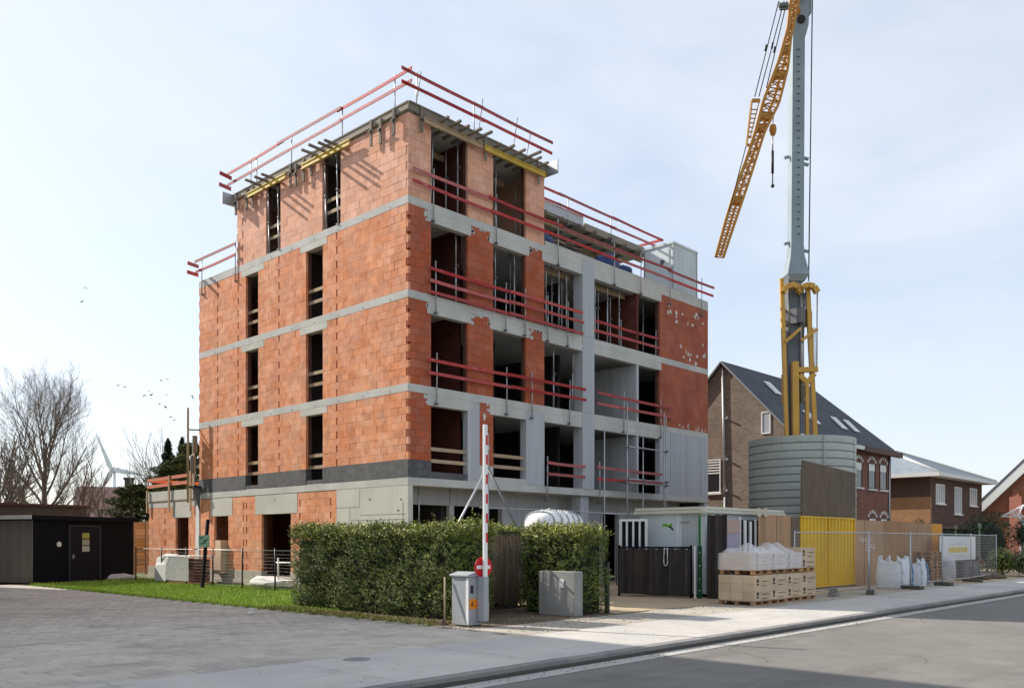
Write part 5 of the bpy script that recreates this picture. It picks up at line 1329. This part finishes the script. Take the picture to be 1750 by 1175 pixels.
# ================================================================== houses on the right
def window(parent, axis, a0, a1, z0, z1, pl, frame='white_plain', pane='glass', bars=0, sill=True, out=-1, fw=.06, blinds=False):
    """window in a wall plane; axis 'x' = wall along X at Y=pl, axis 'y' = wall along Y at X=pl; outward is -axis"""
    def bx(u0,u1,d0,d1,q0,q1): return MB().box(u0,u1,pl+d0,pl+d1,q0,q1) if axis == 'x' else MB().box(pl+d0,pl+d1,u0,u1,q0,q1)
    w = bx(a0,a1,-.012,.04,z0,z1).build('window', M[pane], parent)
    f = MB()
    for r_ in ((a0,a0+fw,z0,z1),(a1-fw,a1,z0,z1),(a0+fw,a1-fw,z0,z0+fw),(a0+fw,a1-fw,z1-fw,z1)):
        g = bx(r_[0],r_[1],-.04,-.013,r_[2],r_[3]); f.add(g.v, g.f)
    for i in range(bars):
        c = a0+(a1-a0)*(i+1)/(bars+1); g = bx(c-.025,c+.025,-.038,-.014,z0+fw,z1-fw); f.add(g.v, g.f)
    if blinds:
        for i in range(5): g = bx(a0+fw,a1-fw,-.032,-.016,z1-.18-.14*i,z1-.11-.14*i); f.add(g.v, g.f)
    f.build('frame', M[frame], w)
    if sill: bx(a0-.08,a1+.08,-.12,0,z0-.09,z0-.005).build('sill', M['fascia'], w)
    return w
M['brown_frame'] = mat('brown_frame', (.08,.055,.045), .6)
# house 1
H1 = thing('brick_house', 'brown brick house with steep dark slate roof behind the crane', 'house', (22.1,-2,0))
hx0_, hx1_, hy0_, hy1_, he, hr = 0., 13.5, 0., 7.0, 5.35+2.0, 10.98
yr = 3.5
MB().prism([(hy0_,0),(hy1_,0),(hy1_,he),(yr,hr-.12),(hy0_,he)],'x',0,.3).build('gable_wall', M['brick_house'], H1)
box(.3,hx1_,0,.3,0,he).build('front_wall', M['brick_red'], H1); box(.3,hx1_,hy1_-.3,hy1_,0,he).build('rear_wall', M['brick_house'], H1); box(hx1_-.3,hx1_-.001,.3,hy1_-.3,0,he).build('end_wall', M['brick_red'], H1)
rx = 8.9
ov = .35
def roofpoly(pts, name, m, parent, th=.12, tiles=None):
    pts = [Vector(p) for p in pts]; nrm = (pts[1]-pts[0]).cross(pts[2]-pts[0]).normalized()
    if nrm.z < 0: nrm = -nrm; pts = pts[::-1]
    n = len(pts); b = MB(); b.v = [tuple(p) for p in pts] + [tuple(p - nrm*th) for p in pts]
    b.f = [tuple(range(n)), tuple(range(2*n-1,n-1,-1))] + [(i,n+i,n+(i+1)%n,(i+1)%n) for i in range(n)]; b.sm = [False]*len(b.f)
    return b.build(name, M[m], parent)
sl = (hr-he)/yr
R1 = roofpoly([(-.08,-ov,he-ov*sl),(hx1_+ov,-ov,he-ov*sl),(rx+1.2,yr,hr),(-.08,yr,hr)],'roof','slate',H1)
roofpoly([(-.08,hy1_+ov,he-ov*sl),(-.08,yr,hr),(rx+1.2,yr,hr),(hx1_+ov,hy1_+ov,he-ov*sl)],'roof','slate',H1)
roofpoly([(hx1_+ov,-ov,he-ov*sl),(hx1_+ov,hy1_+ov,he-ov*sl),(rx+1.2,yr,hr)],'roof','slate',H1)
box(-.12,hx1_*.62,-ov-.14,-ov+.02,he-ov*sl-.2,he-ov*sl+.0).build('fascia', M['fascia'], H1)
box(hx1_*.62,hx1_+ov+.1,-ov-.2,-ov+.02,he-ov*sl-.28,he-ov*sl+.0).build('gutter_board', mat('brown_board', (.10,.06,.045), .7), H1)
MB().beam((-.13,-ov,he-ov*sl-.06),(-.13,yr,hr-.06),.06,.2,up=(1,0,0)).build('bargeboard', mat('lead_grey', (.25,.25,.25), .6), H1)
MB().beam((-.13,hy1_+ov,he-ov*sl-.06),(-.13,yr,hr-.06),.06,.2,up=(1,0,0)).build('bargeboard', mat('lead_grey', (.25,.25,.25), .6), H1)
for x, y0, y1 in ((3.2,2.0,2.7),(6.2,2.0,2.7),(8.2,.55,1.25),(9.9,.55,1.25),(4.6,.5,1.2)):
    b = MB(); za, zb_ = he+y0*sl, he+y1*sl
    b.beam((x,y0,za+.09),(x,y1,zb_+.09),.7,.05,up=(0,-1,1)); o = b.build('skylight', M['white_plain'], R1)
    MB().beam((x,y0+.08,za+.08*sl+.125),(x,y1-.08,zb_-.08*sl+.125),.54,.02,up=(0,-1,1)).build('pane', M['pane_pale'], o)
def sidewin(px0, px1, py0, py1, **k):
    y0, y1 = on_side(px1, 22.1)+2, on_side(px0, 22.1)+2; kk = ((22.1-CAMX)/(((px0+px1)/2-CX_PX)/F_PX*UX+UY))
    window(H1,'y',y0,y1,EYE+(HOR_PX-py1)*kk/F_PX,EYE+(HOR_PX-py0)*kk/F_PX,0,**k)
sidewin(1301.5,1317.5,703,741,pane='pane_pale',sill=False); sidewin(1205,1232,785,842,blinds=True)
def frontwin(px0,px1,py0,py1):
    x0, x1 = on_street(px0,-2)-22.1, on_street(px1,-2)-22.1; kk = (-2-CAMY)/(((px0+px1)/2-CX_PX)/F_PX*VX+VY)
    z0, z1 = EYE+(HOR_PX-py1)*kk/F_PX, EYE+(HOR_PX-py0)*kk/F_PX
    w = window(H1,'x',x0,x1,z0,z1,0,bars=0,fw=.05,frame='brown_frame')
    r_ = (x1-x0)/2; box(x0+.08,x1-.08,-.02,-.0125,z1-.45,z1-.06).build('blind', M['white'], w)
    for i in range(5):
        th = R(30+i*30); c = ((x0+x1)/2 + math.cos(th)*(r_+.1), z1 - .12 + math.sin(th)*(r_*.75+.05))
        box(c[0]-.05,c[0]+.05,-.05,0,c[1]-.09,c[1]+.09).build('arch_stone', M['white_plain'], w)
frontwin(1483.5,1495.5,791,835); frontwin(1503,1515,793,837); frontwin(1462,1473,788,832); frontwin(1484,1497,884,930); frontwin(1504,1516,885,930)
o = MB().path([(-.06,on_side(1236,22.1)+2,10.6),(-.06,on_side(1240,22.1)+2,4.0),(-.06,on_side(1241,22.1)+2,0)], .06, 8).build('downpipe', M['galv'], H1)
for z in (8.0,5.9,4.3): MB().tube((-.06,on_side(1243,22.1)+2,z),(-.2,on_side(1246,22.1)+2,z+.05),.05).build('bracket', M['white_plain'], o)
o = MB().path([(hx1_-.4,-.06,he-.3),(hx1_-.4,-.06,0)], .05, 8).build('downpipe', M['galv'], H1)
# house 2
H2 = thing('hipped_house', 'brown and yellow brick house with pale hipped slate roof', 'house', (40,-2.8,0))
W2, D2, e2_ = 10.8, 8.5, 6.0
box(0,.3,0,D2,4.55,e2_).build('side_wall', M['brick_brown'], H2); box(.01,.3,.01,D2,0,4.55).build('side_wall', M['brick_yellow'], H2)
box(.3,W2,0,.3,2.7,e2_).build('front_wall', M['brick_brown'], H2); box(.3,W2,.9,1.2,0,2.7).build('front_wall', M['brick_dark'], H2)
box(.3,W2,D2-.3,D2,0,e2_).build('rear_wall', M['brick_brown'], H2); box(W2-.3,W2-.002,.3,D2-.3,0,e2_).build('side_wall', M['brick_brown'], H2)
box(-.05,W2+.1,-.35,.9,2.55,2.72).build('canopy', M['brown_frame'], H2)
ov = .75; rz_ = 8.15; rp = [(2.6,D2/2,rz_),(5.8,D2/2,rz_)]
A0,A1,A2,A3 = (-ov,-ov,e2_),(W2+ov,-ov,e2_),(W2+ov,D2+ov,e2_),(-ov,D2+ov,e2_)
roofpoly([A0,A1,rp[1],rp[0]],'roof','slate_light',H2); roofpoly([A1,A2,rp[1]],'roof','slate_light',H2); roofpoly([A2,A3,rp[0],rp[1]],'roof','slate_light',H2); roofpoly([A3,A0,rp[0]],'roof','slate_light',H2)
for p, q in ((A0,rp[0]),(A1,rp[1])): MB().tube(Vector(p)+Vector((0,0,.03)),Vector(q)+Vector((0,0,.03)),.09,n=6).build('hip_tile', M['fascia'], H2)
MB().box(-ov-.06,W2+ov+.06,-ov-.08,-ov,e2_-.22,e2_+.02).box(-ov-.08,-ov-.002,-ov-.06,D2+ov,e2_-.22,e2_+.02).build('fascia', M['fascia'], H2)
MB().box(-ov,W2+ov,-ov,D2+ov,e2_-.2,e2_-.14).build('soffit', M['fascia'], H2)
def fw2(px0,px1,py0,py1,bars):
    x0, x1 = on_street(px0,-2.8)-40, on_street(px1,-2.8)-40; kk = (-2.8-CAMY)/(((px0+px1)/2-CX_PX)/F_PX*VX+VY)
    window(H2,'x',x0,x1,EYE+(HOR_PX-py1)*kk/F_PX,EYE+(HOR_PX-py0)*kk/F_PX,0,bars=bars,pane='pane_pale')
fw2(1599,1614,827,860,3); fw2(1631,1643,832,878,2); fw2(1657,1669,834,864,2)
# house 3
H3 = thing('gabled_house', 'orange brick house with wide white bargeboards at right edge', 'house', (54,-2.2,0))
yp, zp = -3.1, 7.6
MB().prism([(1.2,0),(1.2,3.2),(yp,zp-.3),(2*yp-1.2,3.2),(2*yp-1.2,0)],'x',0,.3).build('gable_wall', M['brick_orange'], H3)
MB().prism([(1.1,0),(1.1,3.2),(yp,zp-.4),(2*yp-1.1,3.2),(2*yp-1.1,0)],'x',.3,9).build('house_body', M['brick_orange'], H3)
sl3 = (zp-3.3)/(1.2-yp)
for s_ in (1,-1):
    y1_ = yp + s_*(1.9-yp); z1_ = zp - abs(y1_-yp)*sl3 + .25
    MB().beam((-.35,yp,zp+.1),(-.35,y1_,z1_-.15),.25,.75,up=(0,0,1)).build('bargeboard', M['fascia'], H3)
    roofpoly([(-.5,yp,zp+.55),(9.3,yp,zp+.55),(9.3,y1_,z1_+.3),(-.5,y1_,z1_+.3)],'roof','slate',H3)
o = box(-.35,0,-2.45,-1.65,0,5.0).build('chimney_breast', mat('pink_render', (.42,.17,.12), .85, var=.08), H3)
MB().prism([(-2.3,5.0),(-1.8,5.0),(-1.9,5.5),(-2.2,5.5)],'x',-.3,0).build('chimney_cap', M['brick_orange'], H3)

# hedges, bushes, parasol and small things on the right
rl = random.Random(31)
def bush(name, label, c, r, m, n, seed, cat='bush', leaf=.12, group=None):
    t = thing(name, label, cat, (c[0],c[1],0), group=group); b = MB()
    for _ in range(n):
        d = Vector((rl.gauss(0,1),rl.gauss(0,1),rl.gauss(0,1))).normalized()
        s_ = (1 + .3*noise.noise(d*1.8+Vector((seed,0,0))))*(1-rl.random()**2*.35)
        p = Vector((d.x*r[0], d.y*r[1], c[2]+d.z*r[2]))*1.0; p = Vector((d.x*r[0]*s_, d.y*r[1]*s_, max(.05, c[2]+d.z*r[2]*s_)))
        u = Vector((rl.gauss(0,1),rl.gauss(0,1),rl.gauss(0,1))).normalized(); w = u.cross(d + Vector((.01,.02,.03))).normalized(); l_ = leaf*rl.uniform(.6,1.3)
        b.add([p-u*l_*.5, p+w*l_*.3, p+u*l_*.6, p-w*l_*.3], [(0,1,2,3)])
    b.build('foliage', M[m], t)
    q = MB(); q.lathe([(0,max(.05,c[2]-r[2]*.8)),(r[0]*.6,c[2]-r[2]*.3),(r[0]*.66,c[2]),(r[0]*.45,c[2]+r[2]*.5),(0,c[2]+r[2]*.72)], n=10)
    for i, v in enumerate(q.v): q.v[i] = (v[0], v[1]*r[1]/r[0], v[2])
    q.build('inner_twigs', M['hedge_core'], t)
    MB().tube((0,0,0),(0,0,c[2]),.05,.03).build('stem', M['bark'], t)
    return t
def bush_px(name,label,px,k,r,zc_,m,n,seed,**kw):
    p = site(px,900,k); return bush(name,label,(p.x,p.y,zc_),r,m,n,seed,**kw)
bush_px('yew_hedge','dark evergreen hedge in front of the brown house, left part',1578,47,(1.6,1.2,1.3),1.5,'needles',2600,1,group='dark garden hedges')
bush_px('yew_hedge','dark evergreen hedge below the house canopy, middle part',1630,48,(1.7,1.2,1.15),1.2,'needles',2600,2,group='dark garden hedges')
bush_px('yew_hedge','dark rounded evergreen hedge beside the orange brick house',1688,49,(1.9,1.3,1.6),1.75,'needles',3600,3,group='dark garden hedges')
bush_px('garden_bush','light green leafy bush at the right edge verge',1713,44,(.75,.7,.65),.75,'leaf_light',1300,4,leaf=.1)
bush_px('garden_bush','dark round bush cut by the right photo edge',1756,46,(.7,.7,.8),2.1,'needles',1200,5)
bush_px('garden_bush','low olive green hedge at the far right street side',1760,43,(1.0,.9,.6),.7,'needles_mid',1600,6)
p = site(1749,900,46); t = thing('garden_parasol', 'white parasol frame on a pole before the orange house', 'parasol', (p.x,p.y,0))
MB().tube((0,0,0),(0,0,2.7),.06).build('pole', M['white'], t)
for i in range(8):
    a = i*math.pi/4; e = Vector((math.cos(a)*1.05,math.sin(a)*1.05,3.05)); o = MB().tube((0,0,3.65),e,.03,n=6).tube((0,0,2.7),Vector((math.cos(a)*.6,math.sin(a)*.6,3.3)),.025,n=6).build('rib', M['white_plain'], t)
    a2 = a+math.pi/4; MB().tube(e,(math.cos(a2)*1.05,math.sin(a2)*1.05,3.05),.025,n=6).build('rim', M['white_plain'], o)
p = site(1742,976,44); t = thing('folded_parasol', 'folded orange and white parasol leaning by the verge', 'parasol', (p.x,p.y,0))
MB().tube((0,0,0),A_*.05+Vector((0,0,1.5)),.03).build('pole', M['white_plain'], t); MB().tube((A_*-.12)+Vector((0,0,.25)),(A_*-.45)+Vector((0,0,1.35)),.05,.16,n=10).build('cloth', mat('parasol_cloth', (.42,.18,.12), .8), t)
for i, px in enumerate((1673,1700)):
    p = site(px,985,40+i); blob('earth_heap', 'low heap of dark earth beside the end fence post, %s' % ('left','right')[i], 'earth', (p.x,p.y,-.05), (.8,.5,.16), 'soil', 20+i, group='earth heaps')
struct(box(22,80,-10.5,-8.8,-.3,.012).build('verge_path', M['sand']))
for i, (px,k) in enumerate(((1674,41.6),(1633,46))):
    p = site(px,900,k); tag(MB().tube((0,0,0),(0,0,2.35),.045).lathe([(0,2.6),(.07,2.58),(.09,2.4),(.05,2.3),(0,2.3)], n=12).build('garden_lamp', mat('lamp_green', (.16,.2,.13), .6), loc=(p.x,p.y,0)), ('pale green garden lamp behind the end fence panel','short garden lamp behind the white banner')[i], 'garden lamp', 'garden lamps')
# ================================================================== left background
# black shed
p1, p2, p3 = Vector((-5.68,16.75,0)), Vector((-5.73,19.36,0)), Vector((-0.76,18.69,0))
sx = (p3-p1); Ls = sx.length; ang = math.atan2(sx.y, sx.x); 
t = thing('black_shed', 'flat-roofed black timber shed with pale side on the lawn', 'shed', (p1.x,p1.y,0), rz=ang)
Dp = 4.3
box(.03,Ls-.03,.03,Dp,.0,2.62).build('body', M['black_paint'], t)
for i in range(26): box(-.0,.028,.03+i*Dp/26,.03+(i+1)*Dp/26-.012,.05,2.6).build('side_board', mat('grey_board', (.20,.18,.16), .8, var=.1, isl=.08), t)
o = box(-.18,Ls+.12,-.16,Dp+.15,2.62,2.80).build('roof', M['black_paint'], t); box(-.21,-.182,-.16,Dp+.15,2.64,2.80).build('roof_trim', M['white'], o)
d = box(Ls*.34,Ls*.62,-.0,.028,.05,2.35).build('door', mat('door_black', (.012,.013,.02), .6, spec=.15), t)
MB().box(Ls*.32,Ls*.34,-.03,.03,.0,2.4).box(Ls*.62,Ls*.64,-.03,.03,.0,2.4).box(Ls*.32,Ls*.64,-.03,.03,2.36,2.44).build('door_frame', mat('frame_black', (.03,.03,.042), .45), d)
MB().tube((Ls*.36,-.05,1.08),(Ls*.36+.12,-.05,1.08),.015).box(Ls*.355,Ls*.365,-.06,-.0,1.0,1.2).build('handle', M['galv'], d)
for i, (z, c_) in enumerate(((1.86,(.42,.40,.10)),(1.58,(.40,.42,.30)),(1.30,(.5,.5,.48)))):
    box(Ls*.455,Ls*.525,-.006,-.0005,z,z+.24).build('poster', mat('poster_%s' % 'abc'[i], c_, .7, var=.25, vscale=6), d)
MB().tube((Ls*.235,-.02,1.62),(Ls*.235,.03,1.62),.11,n=16).build('wall_lamp', M['white_plain'], t)
wd = box(-.02,-.001,2.3,3.5,1.55,2.5).build('window', M['white'], t); box(-.03,-.021,2.4,3.4,1.62,2.43).build('pane', mat('blind', (.55,.52,.47), .6), wd)
for i in range(2): MB().beam((-.9,1.1+i*.45,0),(-.02,3.9-i*.3,1.5),.05,.04).build('leaning_bar', M['black_paint'], t)
tag(blob('rubble_heap', 'grey rubble heap at the right foot of the black shed', 'rubble', tuple(site(205,988,39.4).xy)+(0,), (.7,.3,.16), 'chalk', 8), 'grey rubble heap at the right foot of the black shed', 'rubble')
# low dark brick building, gate opening
p = site(148,860,47.5); q = site(-30,860,43.0); t = thing('flat_roof_building', 'low dark brick flat-roofed building behind the black shed', 'building', (p.x,p.y,0), rz=math.atan2(p.y-q.y,p.x-q.x))
box(-14,0,0,8,0,3.55).build('wall', M['brick_dark'], t); box(-14.1,.12,-.12,8.1,3.55,3.68).build('roof_edge', mat('roof_edge_red', (.06,.03,.03), .6), t)
d = box(-5.6,-3.4,-.03,-.002,0,2.6).build('glazed_door', M['glass'], t)
for i in range(5): box(-5.6+i*.53,-5.52+i*.53,-.06,-.031,0,2.6).build('door_frame', M['black_paint'], d)
# timber fence between shed and annex
t = thing('timber_fence', 'honey coloured horizontal board fence behind the shed', 'fence', tuple(site(222,900,45).xy)+(0,), rz=ang)
for i in range(15): box(0,2.6,-.02,.02,.1+i*.178,.1+i*.178+.165).build('board', mat('honey_board', (.40,.245,.10), .8, var=.2, isl=.25), t)
for x in (.2,1.0,2.4): box(x,x+.1,-.08,-.021,0,2.8).build('post', M['timber'], t)
M['tiles_pink'] = mat('tiles_pink', (.30,.19,.17), .85, var=.1)
# house with chimney far left
H4 = thing('chimney_house', 'far grey gabled house with tall brick chimney', 'house', tuple(site(230,880,88).xy)+(0,), rz=ang+R(40))
MB().prism([(-4.2,0),(4.2,0),(4.2,3.4),(0,7.0),(-4.2,3.4)],'y',0,5).build('gable_wall', M['brick_dark'], H4)
roofpoly([(-4.6,-.3,3.1),(-4.6,5.3,3.1),(0,5.3,7.15),(0,-.3,7.15)],'roof','tiles_pink',H4) if 'tiles_pink' in M else roofpoly([(-4.6,-.3,3.1),(-4.6,5.3,3.1),(0,5.3,7.15),(0,-.3,7.15)],'roof','lavender',H4)
roofpoly([(4.6,-.3,3.1),(4.6,5.3,3.1),(0,5.3,7.15),(0,-.3,7.15)],'roof','slate',H4)
o = box(-.4,.4,.1,.9,5.8,8.0).build('chimney', M['brick_dark'], H4); box(-.5,.5,.0,1.0,7.9,8.1).build('chimney_cap', M['brick_dark'], o)
window(H4,'x',-1,0.4,3.2,4.6,0)
# wind turbine far away
kt = 700.; hub = site(195,803,kt); t = thing('wind_turbine', 'distant white three-blade wind turbine behind the trees', 'wind turbine', (hub.x,hub.y,0))
wm_ = mat('turbine_white', (.78,.82,.85), .5)
MB().tube((0,0,0),(0,0,hub.z),2.2,1.3,n=14).build('tower', wm_, t)
MB().tube(-FW*4+Vector((0,0,hub.z)),FW*4+Vector((0,0,hub.z)),2.2,1.8,n=12).build('nacelle', wm_, t)
for a in (113,-10,-117):
    d = (A_*math.cos(R(a)) + Vector((0,0,1))*math.sin(R(a))).normalized(); s_ = d.cross(FW).normalized(); c = Vector((0,0,hub.z)) - FW*4.5
    b = MB(); secs = []
    for u, w in ((0,1.1),(.12,2.6),(.3,2.1),(.7,1.2),(1,.25)):
        q = c + d*30*u; secs.append([q - s_*w*.35 - FW*.35*(1-u*.7), q + s_*w*.9, q - s_*w*.35 + FW*.35*(1-u*.7), q - s_*w*.7])
    loft(secs).build('blade', wm_, t)
# bare trees
rt = random.Random(77)
def bare_tree(label, base, H_, spread, m, seed, trunk=.2, levels=5, name='bare_tree', fork=.22, group=None, upr=.62):
    rt.seed(seed)
    t = thing(name, label, 'tree', base, group=group); tk, tw = MB(), MB()
    def grow(p, d, ln, r, lv):
        n = 4 if lv > 1 else 2; q = p
        for i in range(n):
            d = (d + Vector((rt.gauss(0,.06),rt.gauss(0,.06),.045))).normalized(); e = q + d*ln/n
            r2 = max(.0045, r*(1-.25*(i+1)/n))
            (tk if lv >= levels-1 else tw).tube(q, e, max(.0045, r*(1-.25*i/n)), r2, n=7 if lv >= levels-1 else (5 if lv > 2 else 3), caps=False)
            if lv > 0 and (i > 0 or lv < levels-1) and (lv < levels or i == n-1):
                for _ in range(1 if rt.random() < .75 else 0):
                    a = rt.uniform(0,6.28); sp = rt.uniform(.45,.8)*spread
                    s_ = d.cross(Vector((math.cos(a),math.sin(a),.3))).normalized()
                    grow(e, (d*(1-sp*.45) + s_*sp + Vector((0,0,.10))).normalized(), ln*rt.uniform(.5,.75), r2*rt.uniform(.4,.6), lv-1)
            q = e
        if lv > 0:
            for _ in range(4 if lv == levels else 2):
                a = rt.uniform(0,6.28); s_ = Vector((math.cos(a),math.sin(a),0)); sp = rt.uniform(.2,.55)*spread
                grow(q, (d + s_*sp).normalized(), ln*rt.uniform(.7,.9), r*.62, lv-1)
    grow(Vector((0,0,0)), Vector((0,0,1)), H_*fork*1.2, trunk, levels)
    tk.build('trunk', m, t); tw.build('branches', m, t); return t
g_ = lambda px, k: tuple(site(px,900,k).xy) + (0,)
rt.seed(12)
t = thing('bare_tree', 'large bare tree with rounded fine-twigged crown behind flat-roofed building', 'tree', g_(76,60), group='leafless trees')
tk, tw = MB(), MB()
cz, rxy, rzz = 8.0, 3.7, 5.0
def limb(p, d, ln, r0, lv):
    n = 5 if lv == 3 else (4 if lv == 2 else 3); q = p
    for i in range(n):
        d = (d + Vector((rt.gauss(0,.09),rt.gauss(0,.09),.07))).normalized(); e = q + d*ln/n
        ra, rb_ = r0*(1-.8*i/n), max(.004, r0*(1-.8*(i+1)/n))
        (tk if lv == 3 else tw).tube(q, e, ra, rb_, n=6 if lv > 2 else (4 if lv == 2 else 3), caps=False)
        if lv and (i or lv < 3):
            for _ in range(3 if lv == 3 else 2):
                a_ = rt.uniform(0,6.28); s_ = d.cross(Vector((math.cos(a_),math.sin(a_),.25))).normalized(); u = rt.uniform(.5,1)
                dd = (d*.75 + s_*rt.uniform(.35,.75) + Vector((0,0,.22))).normalized(); st = q.lerp(e, u); l2 = ln*rt.uniform(.38,.6)
                tip = st + dd*l2; k_ = math.sqrt((tip.x/rxy)**2 + (tip.y/rxy)**2 + ((tip.z-cz)/rzz)**2)
                if k_ > 1.05: l2 *= .6
                limb(st, dd, l2, max(.005, rb_*.62), lv-1)
        q = e
tk.tube((0,0,0),(.05,0,2.2),.33,.27,n=9).tube((.05,0,2.2),(.0,.1,5.2),.27,.16,n=8).tube((0,.1,5.2),(.1,0,8.5),.16,.07,n=7)
for i in range(17):
    a_ = i*2.4 + rt.uniform(-.3,.3); z0 = 2.0 + i*.33; el_ = R(28 + i*3.2); d = Vector((math.cos(a_)*math.cos(el_), math.sin(a_)*math.cos(el_), math.sin(el_)))
    st = Vector((0,0,z0)); lo, hi = 0., 9.
    for _ in range(24):
        m_ = (lo+hi)/2; tp_ = st + (d + Vector((0,0,.15))).normalized()*m_
        if (tp_.x/rxy)**2 + (tp_.y/rxy)**2 + ((tp_.z-cz)/rzz)**2 < 1: lo = m_
        else: hi = m_
    limb(st, d, max(1.6, lo*.95), .12 - .004*i, 3)
tk.build('trunk', M['bark'], t); tw.build('branches', M['bark'], t)
bare_tree('bare tree at the left photo edge', g_(-6,64), 11, 1.0, M['bark'], 9, trunk=.2, levels=4, group='leafless trees')
bare_tree('small brown bare tree in front of the chimney house', g_(137,66), 9.0, .8, M['bark_brown'], 14, trunk=.12, levels=4, group='leafless trees')
bare_tree('second small brown bare tree beside the timber fence', g_(172,62), 7.0, .9, M['bark_brown'], 23, trunk=.1, levels=4, group='leafless trees')
bare_tree('pale thin bare tree left of the spruces', g_(282,64), 11, .85, mat('bark_pale', (.26,.22,.18), .95), 31, trunk=.1, levels=4, group='leafless trees')
bare_tree('pale thin bare tree leaning over the annex roof', g_(262,70), 9, .9, mat('bark_pale', (.26,.22,.18), .95), 37, trunk=.1, levels=4, group='leafless trees')
# conifers
def conifer(label, base, H_, rad, m, n, seed, group=None, round_=False, z0=.4):
    rt.seed(seed); t = thing('conifer_tree', label, 'tree', base, group=group); b = MB()
    MB().tube((0,0,0),(0,0,H_*.92),.14,.03,n=7).build('trunk', M['bark'], t)
    for _ in range(n):
        u = rt.random()**.75; z = z0 + (H_-z0)*u
        rr_ = rad*((1-u)**.85 if not round_ else math.sqrt(max(0.02,1-(2*u-1)**2*.9)))*(.75+.25*math.sin(z*9))*(1-rt.random()**2*.5)
        a = rt.uniform(0,6.28); c = Vector((math.cos(a)*rr_, math.sin(a)*rr_, z - (0 if round_ else rr_*.25) + rt.gauss(0,.06)))
        d = Vector((math.cos(a+rt.gauss(0,.4)), math.sin(a+rt.gauss(0,.4)), -.25 if not round_ else rt.uniform(-.2,.8))).normalized(); s_ = d.cross(Vector((rt.gauss(0,.3),rt.gauss(0,.3),1))).normalized(); l_ = rt.uniform(.16,.34)
        b.add([c-d*l_*.4, c+s_*l_*.3, c+d*l_*.7, c-s_*l_*.3], [(0,1,2,3)])
    b.build('crown', M[m], t); return t
conifer('left dark spruce with pointed top behind the annex', g_(287,62), 8.9, 2.1, 'needles', 6500, 1, group='conifers', z0=.4)
conifer('right dark spruce with pointed top behind the annex', g_(311,63), 9.1, 2.0, 'needles', 6500, 2, group='conifers', z0=.4)
conifer('broad green evergreen in front of the spruces', g_(300,58), 7.0, 2.6, 'needles_mid', 9000, 3, group='conifers', round_=True)
conifer('green evergreen touching the facade corner', g_(330,57), 8.0, 2.0, 'needles_mid', 7000, 4, group='conifers', round_=True)
conifer('rounded olive evergreen between chimney house and annex', g_(232,58), 5.4, 2.3, 'needles_mid', 7000, 5, group='conifers', round_=True)
bare_tree('dark ivy-grey bare tree behind flat roof, left of trunk', g_(36,75), 9, 1.0, M['bark'], 41, trunk=.14, levels=4, group='leafless trees')
# distant low treeline closing the horizon
b = MB(); rt.seed(5)
for i in range(9000):
    a = rt.uniform(R(20),R(150)); k = rt.uniform(230,300); x, y = CAMX + k*math.cos(a), CAMY + k*math.sin(a)
    h = 5.5 + 3*noise.noise(Vector((a*14,0,0))); z = rt.uniform(0,h); l_ = rt.uniform(.8,2.2); u = Vector((rt.gauss(0,1),rt.gauss(0,1),rt.gauss(0,1))).normalized(); w = u.cross(Vector((.3,.5,.8))).normalized(); c = Vector((x,y,z))
    b.add([c-u*l_, c+w*l_*.7, c+u*l_, c-w*l_*.7], [(0,1,2,3)])
stuff(tag(b.build('far_woodland', mat('woodland', (.10,.11,.075), .9, isl=.3)), 'distant line of woodland along the horizon', 'woodland'))
# birds
bird = None
pts_ = [(146,491),(139,516),(202,658),(213,661),(254,668),(247,675),(258,675),(276,650),(286,648),(285,674),(272,690),(283,696),(292,712),(298,717),(328,676),(330,680)]
for i, (px,py) in enumerate(pts_):
    o = MB(); o.lathe([(0,-.17),(.05,-.1),(.06,0),(.04,.1),(0,.2)], n=7); o.v = [(v[2],v[1],v[0]) for v in o.v]
    f = rt.uniform(-.15,.25)
    o.add([(.06,.03,0),(-.08,.03,0),(-.1,.3,f),(.0,.34,f)],[(0,1,2,3)]); o.add([(.06,-.03,0),(-.08,-.03,0),(-.1,-.3,f),(.0,-.34,f)],[(0,1,2,3)])
    q = o.build('bird', M['steel_black'], loc=site(px,py,105), rz=rt.uniform(0,6.28))
    tag(q, 'small dark bird flying in the pale sky left of the building', 'bird', 'birds in flight')
# neighbouring apartment block just outside the left edge; it shades the forecourt
NB = thing('neighbour_block', 'tall pale rendered apartment block left of the forecourt', 'building', (-12.7,-2.0,0))
box(-11,0,0,36,0,15.7).build('wall', M['skin_wall'], NB); box(-11.2,.15,-.15,36.15,15.7,16.0).build('roof_edge', M['fascia'], NB)
for f in range(5):
    for i in range(9):
        y = 1.6+i*3.8; z = .9+f*3.0
        wdw = box(-.03,.012,y,y+1.5,z,z+1.6).build('window', M['glass'], NB)
        MB().box(.013,.04,y,y+.06,z,z+1.6).box(.013,.04,y+1.44,y+1.5,z,z+1.6).box(.013,.04,y+.06,y+1.44,z,z+.06).box(.013,.04,y+.06,y+1.44,z+1.54,z+1.6).build('frame', M['white_plain'], wdw)
    for i in range(3):
        x = -9.5+i*3.4; wdw = box(x,x+1.5,-.012,.03,.9+f*3,2.5+f*3).build('window', M['glass'], NB)
        MB().box(x,x+.06,-.04,-.013,.9+f*3,2.5+f*3).box(x+1.44,x+1.5,-.04,-.013,.9+f*3,2.5+f*3).build('frame', M['white_plain'], wdw)
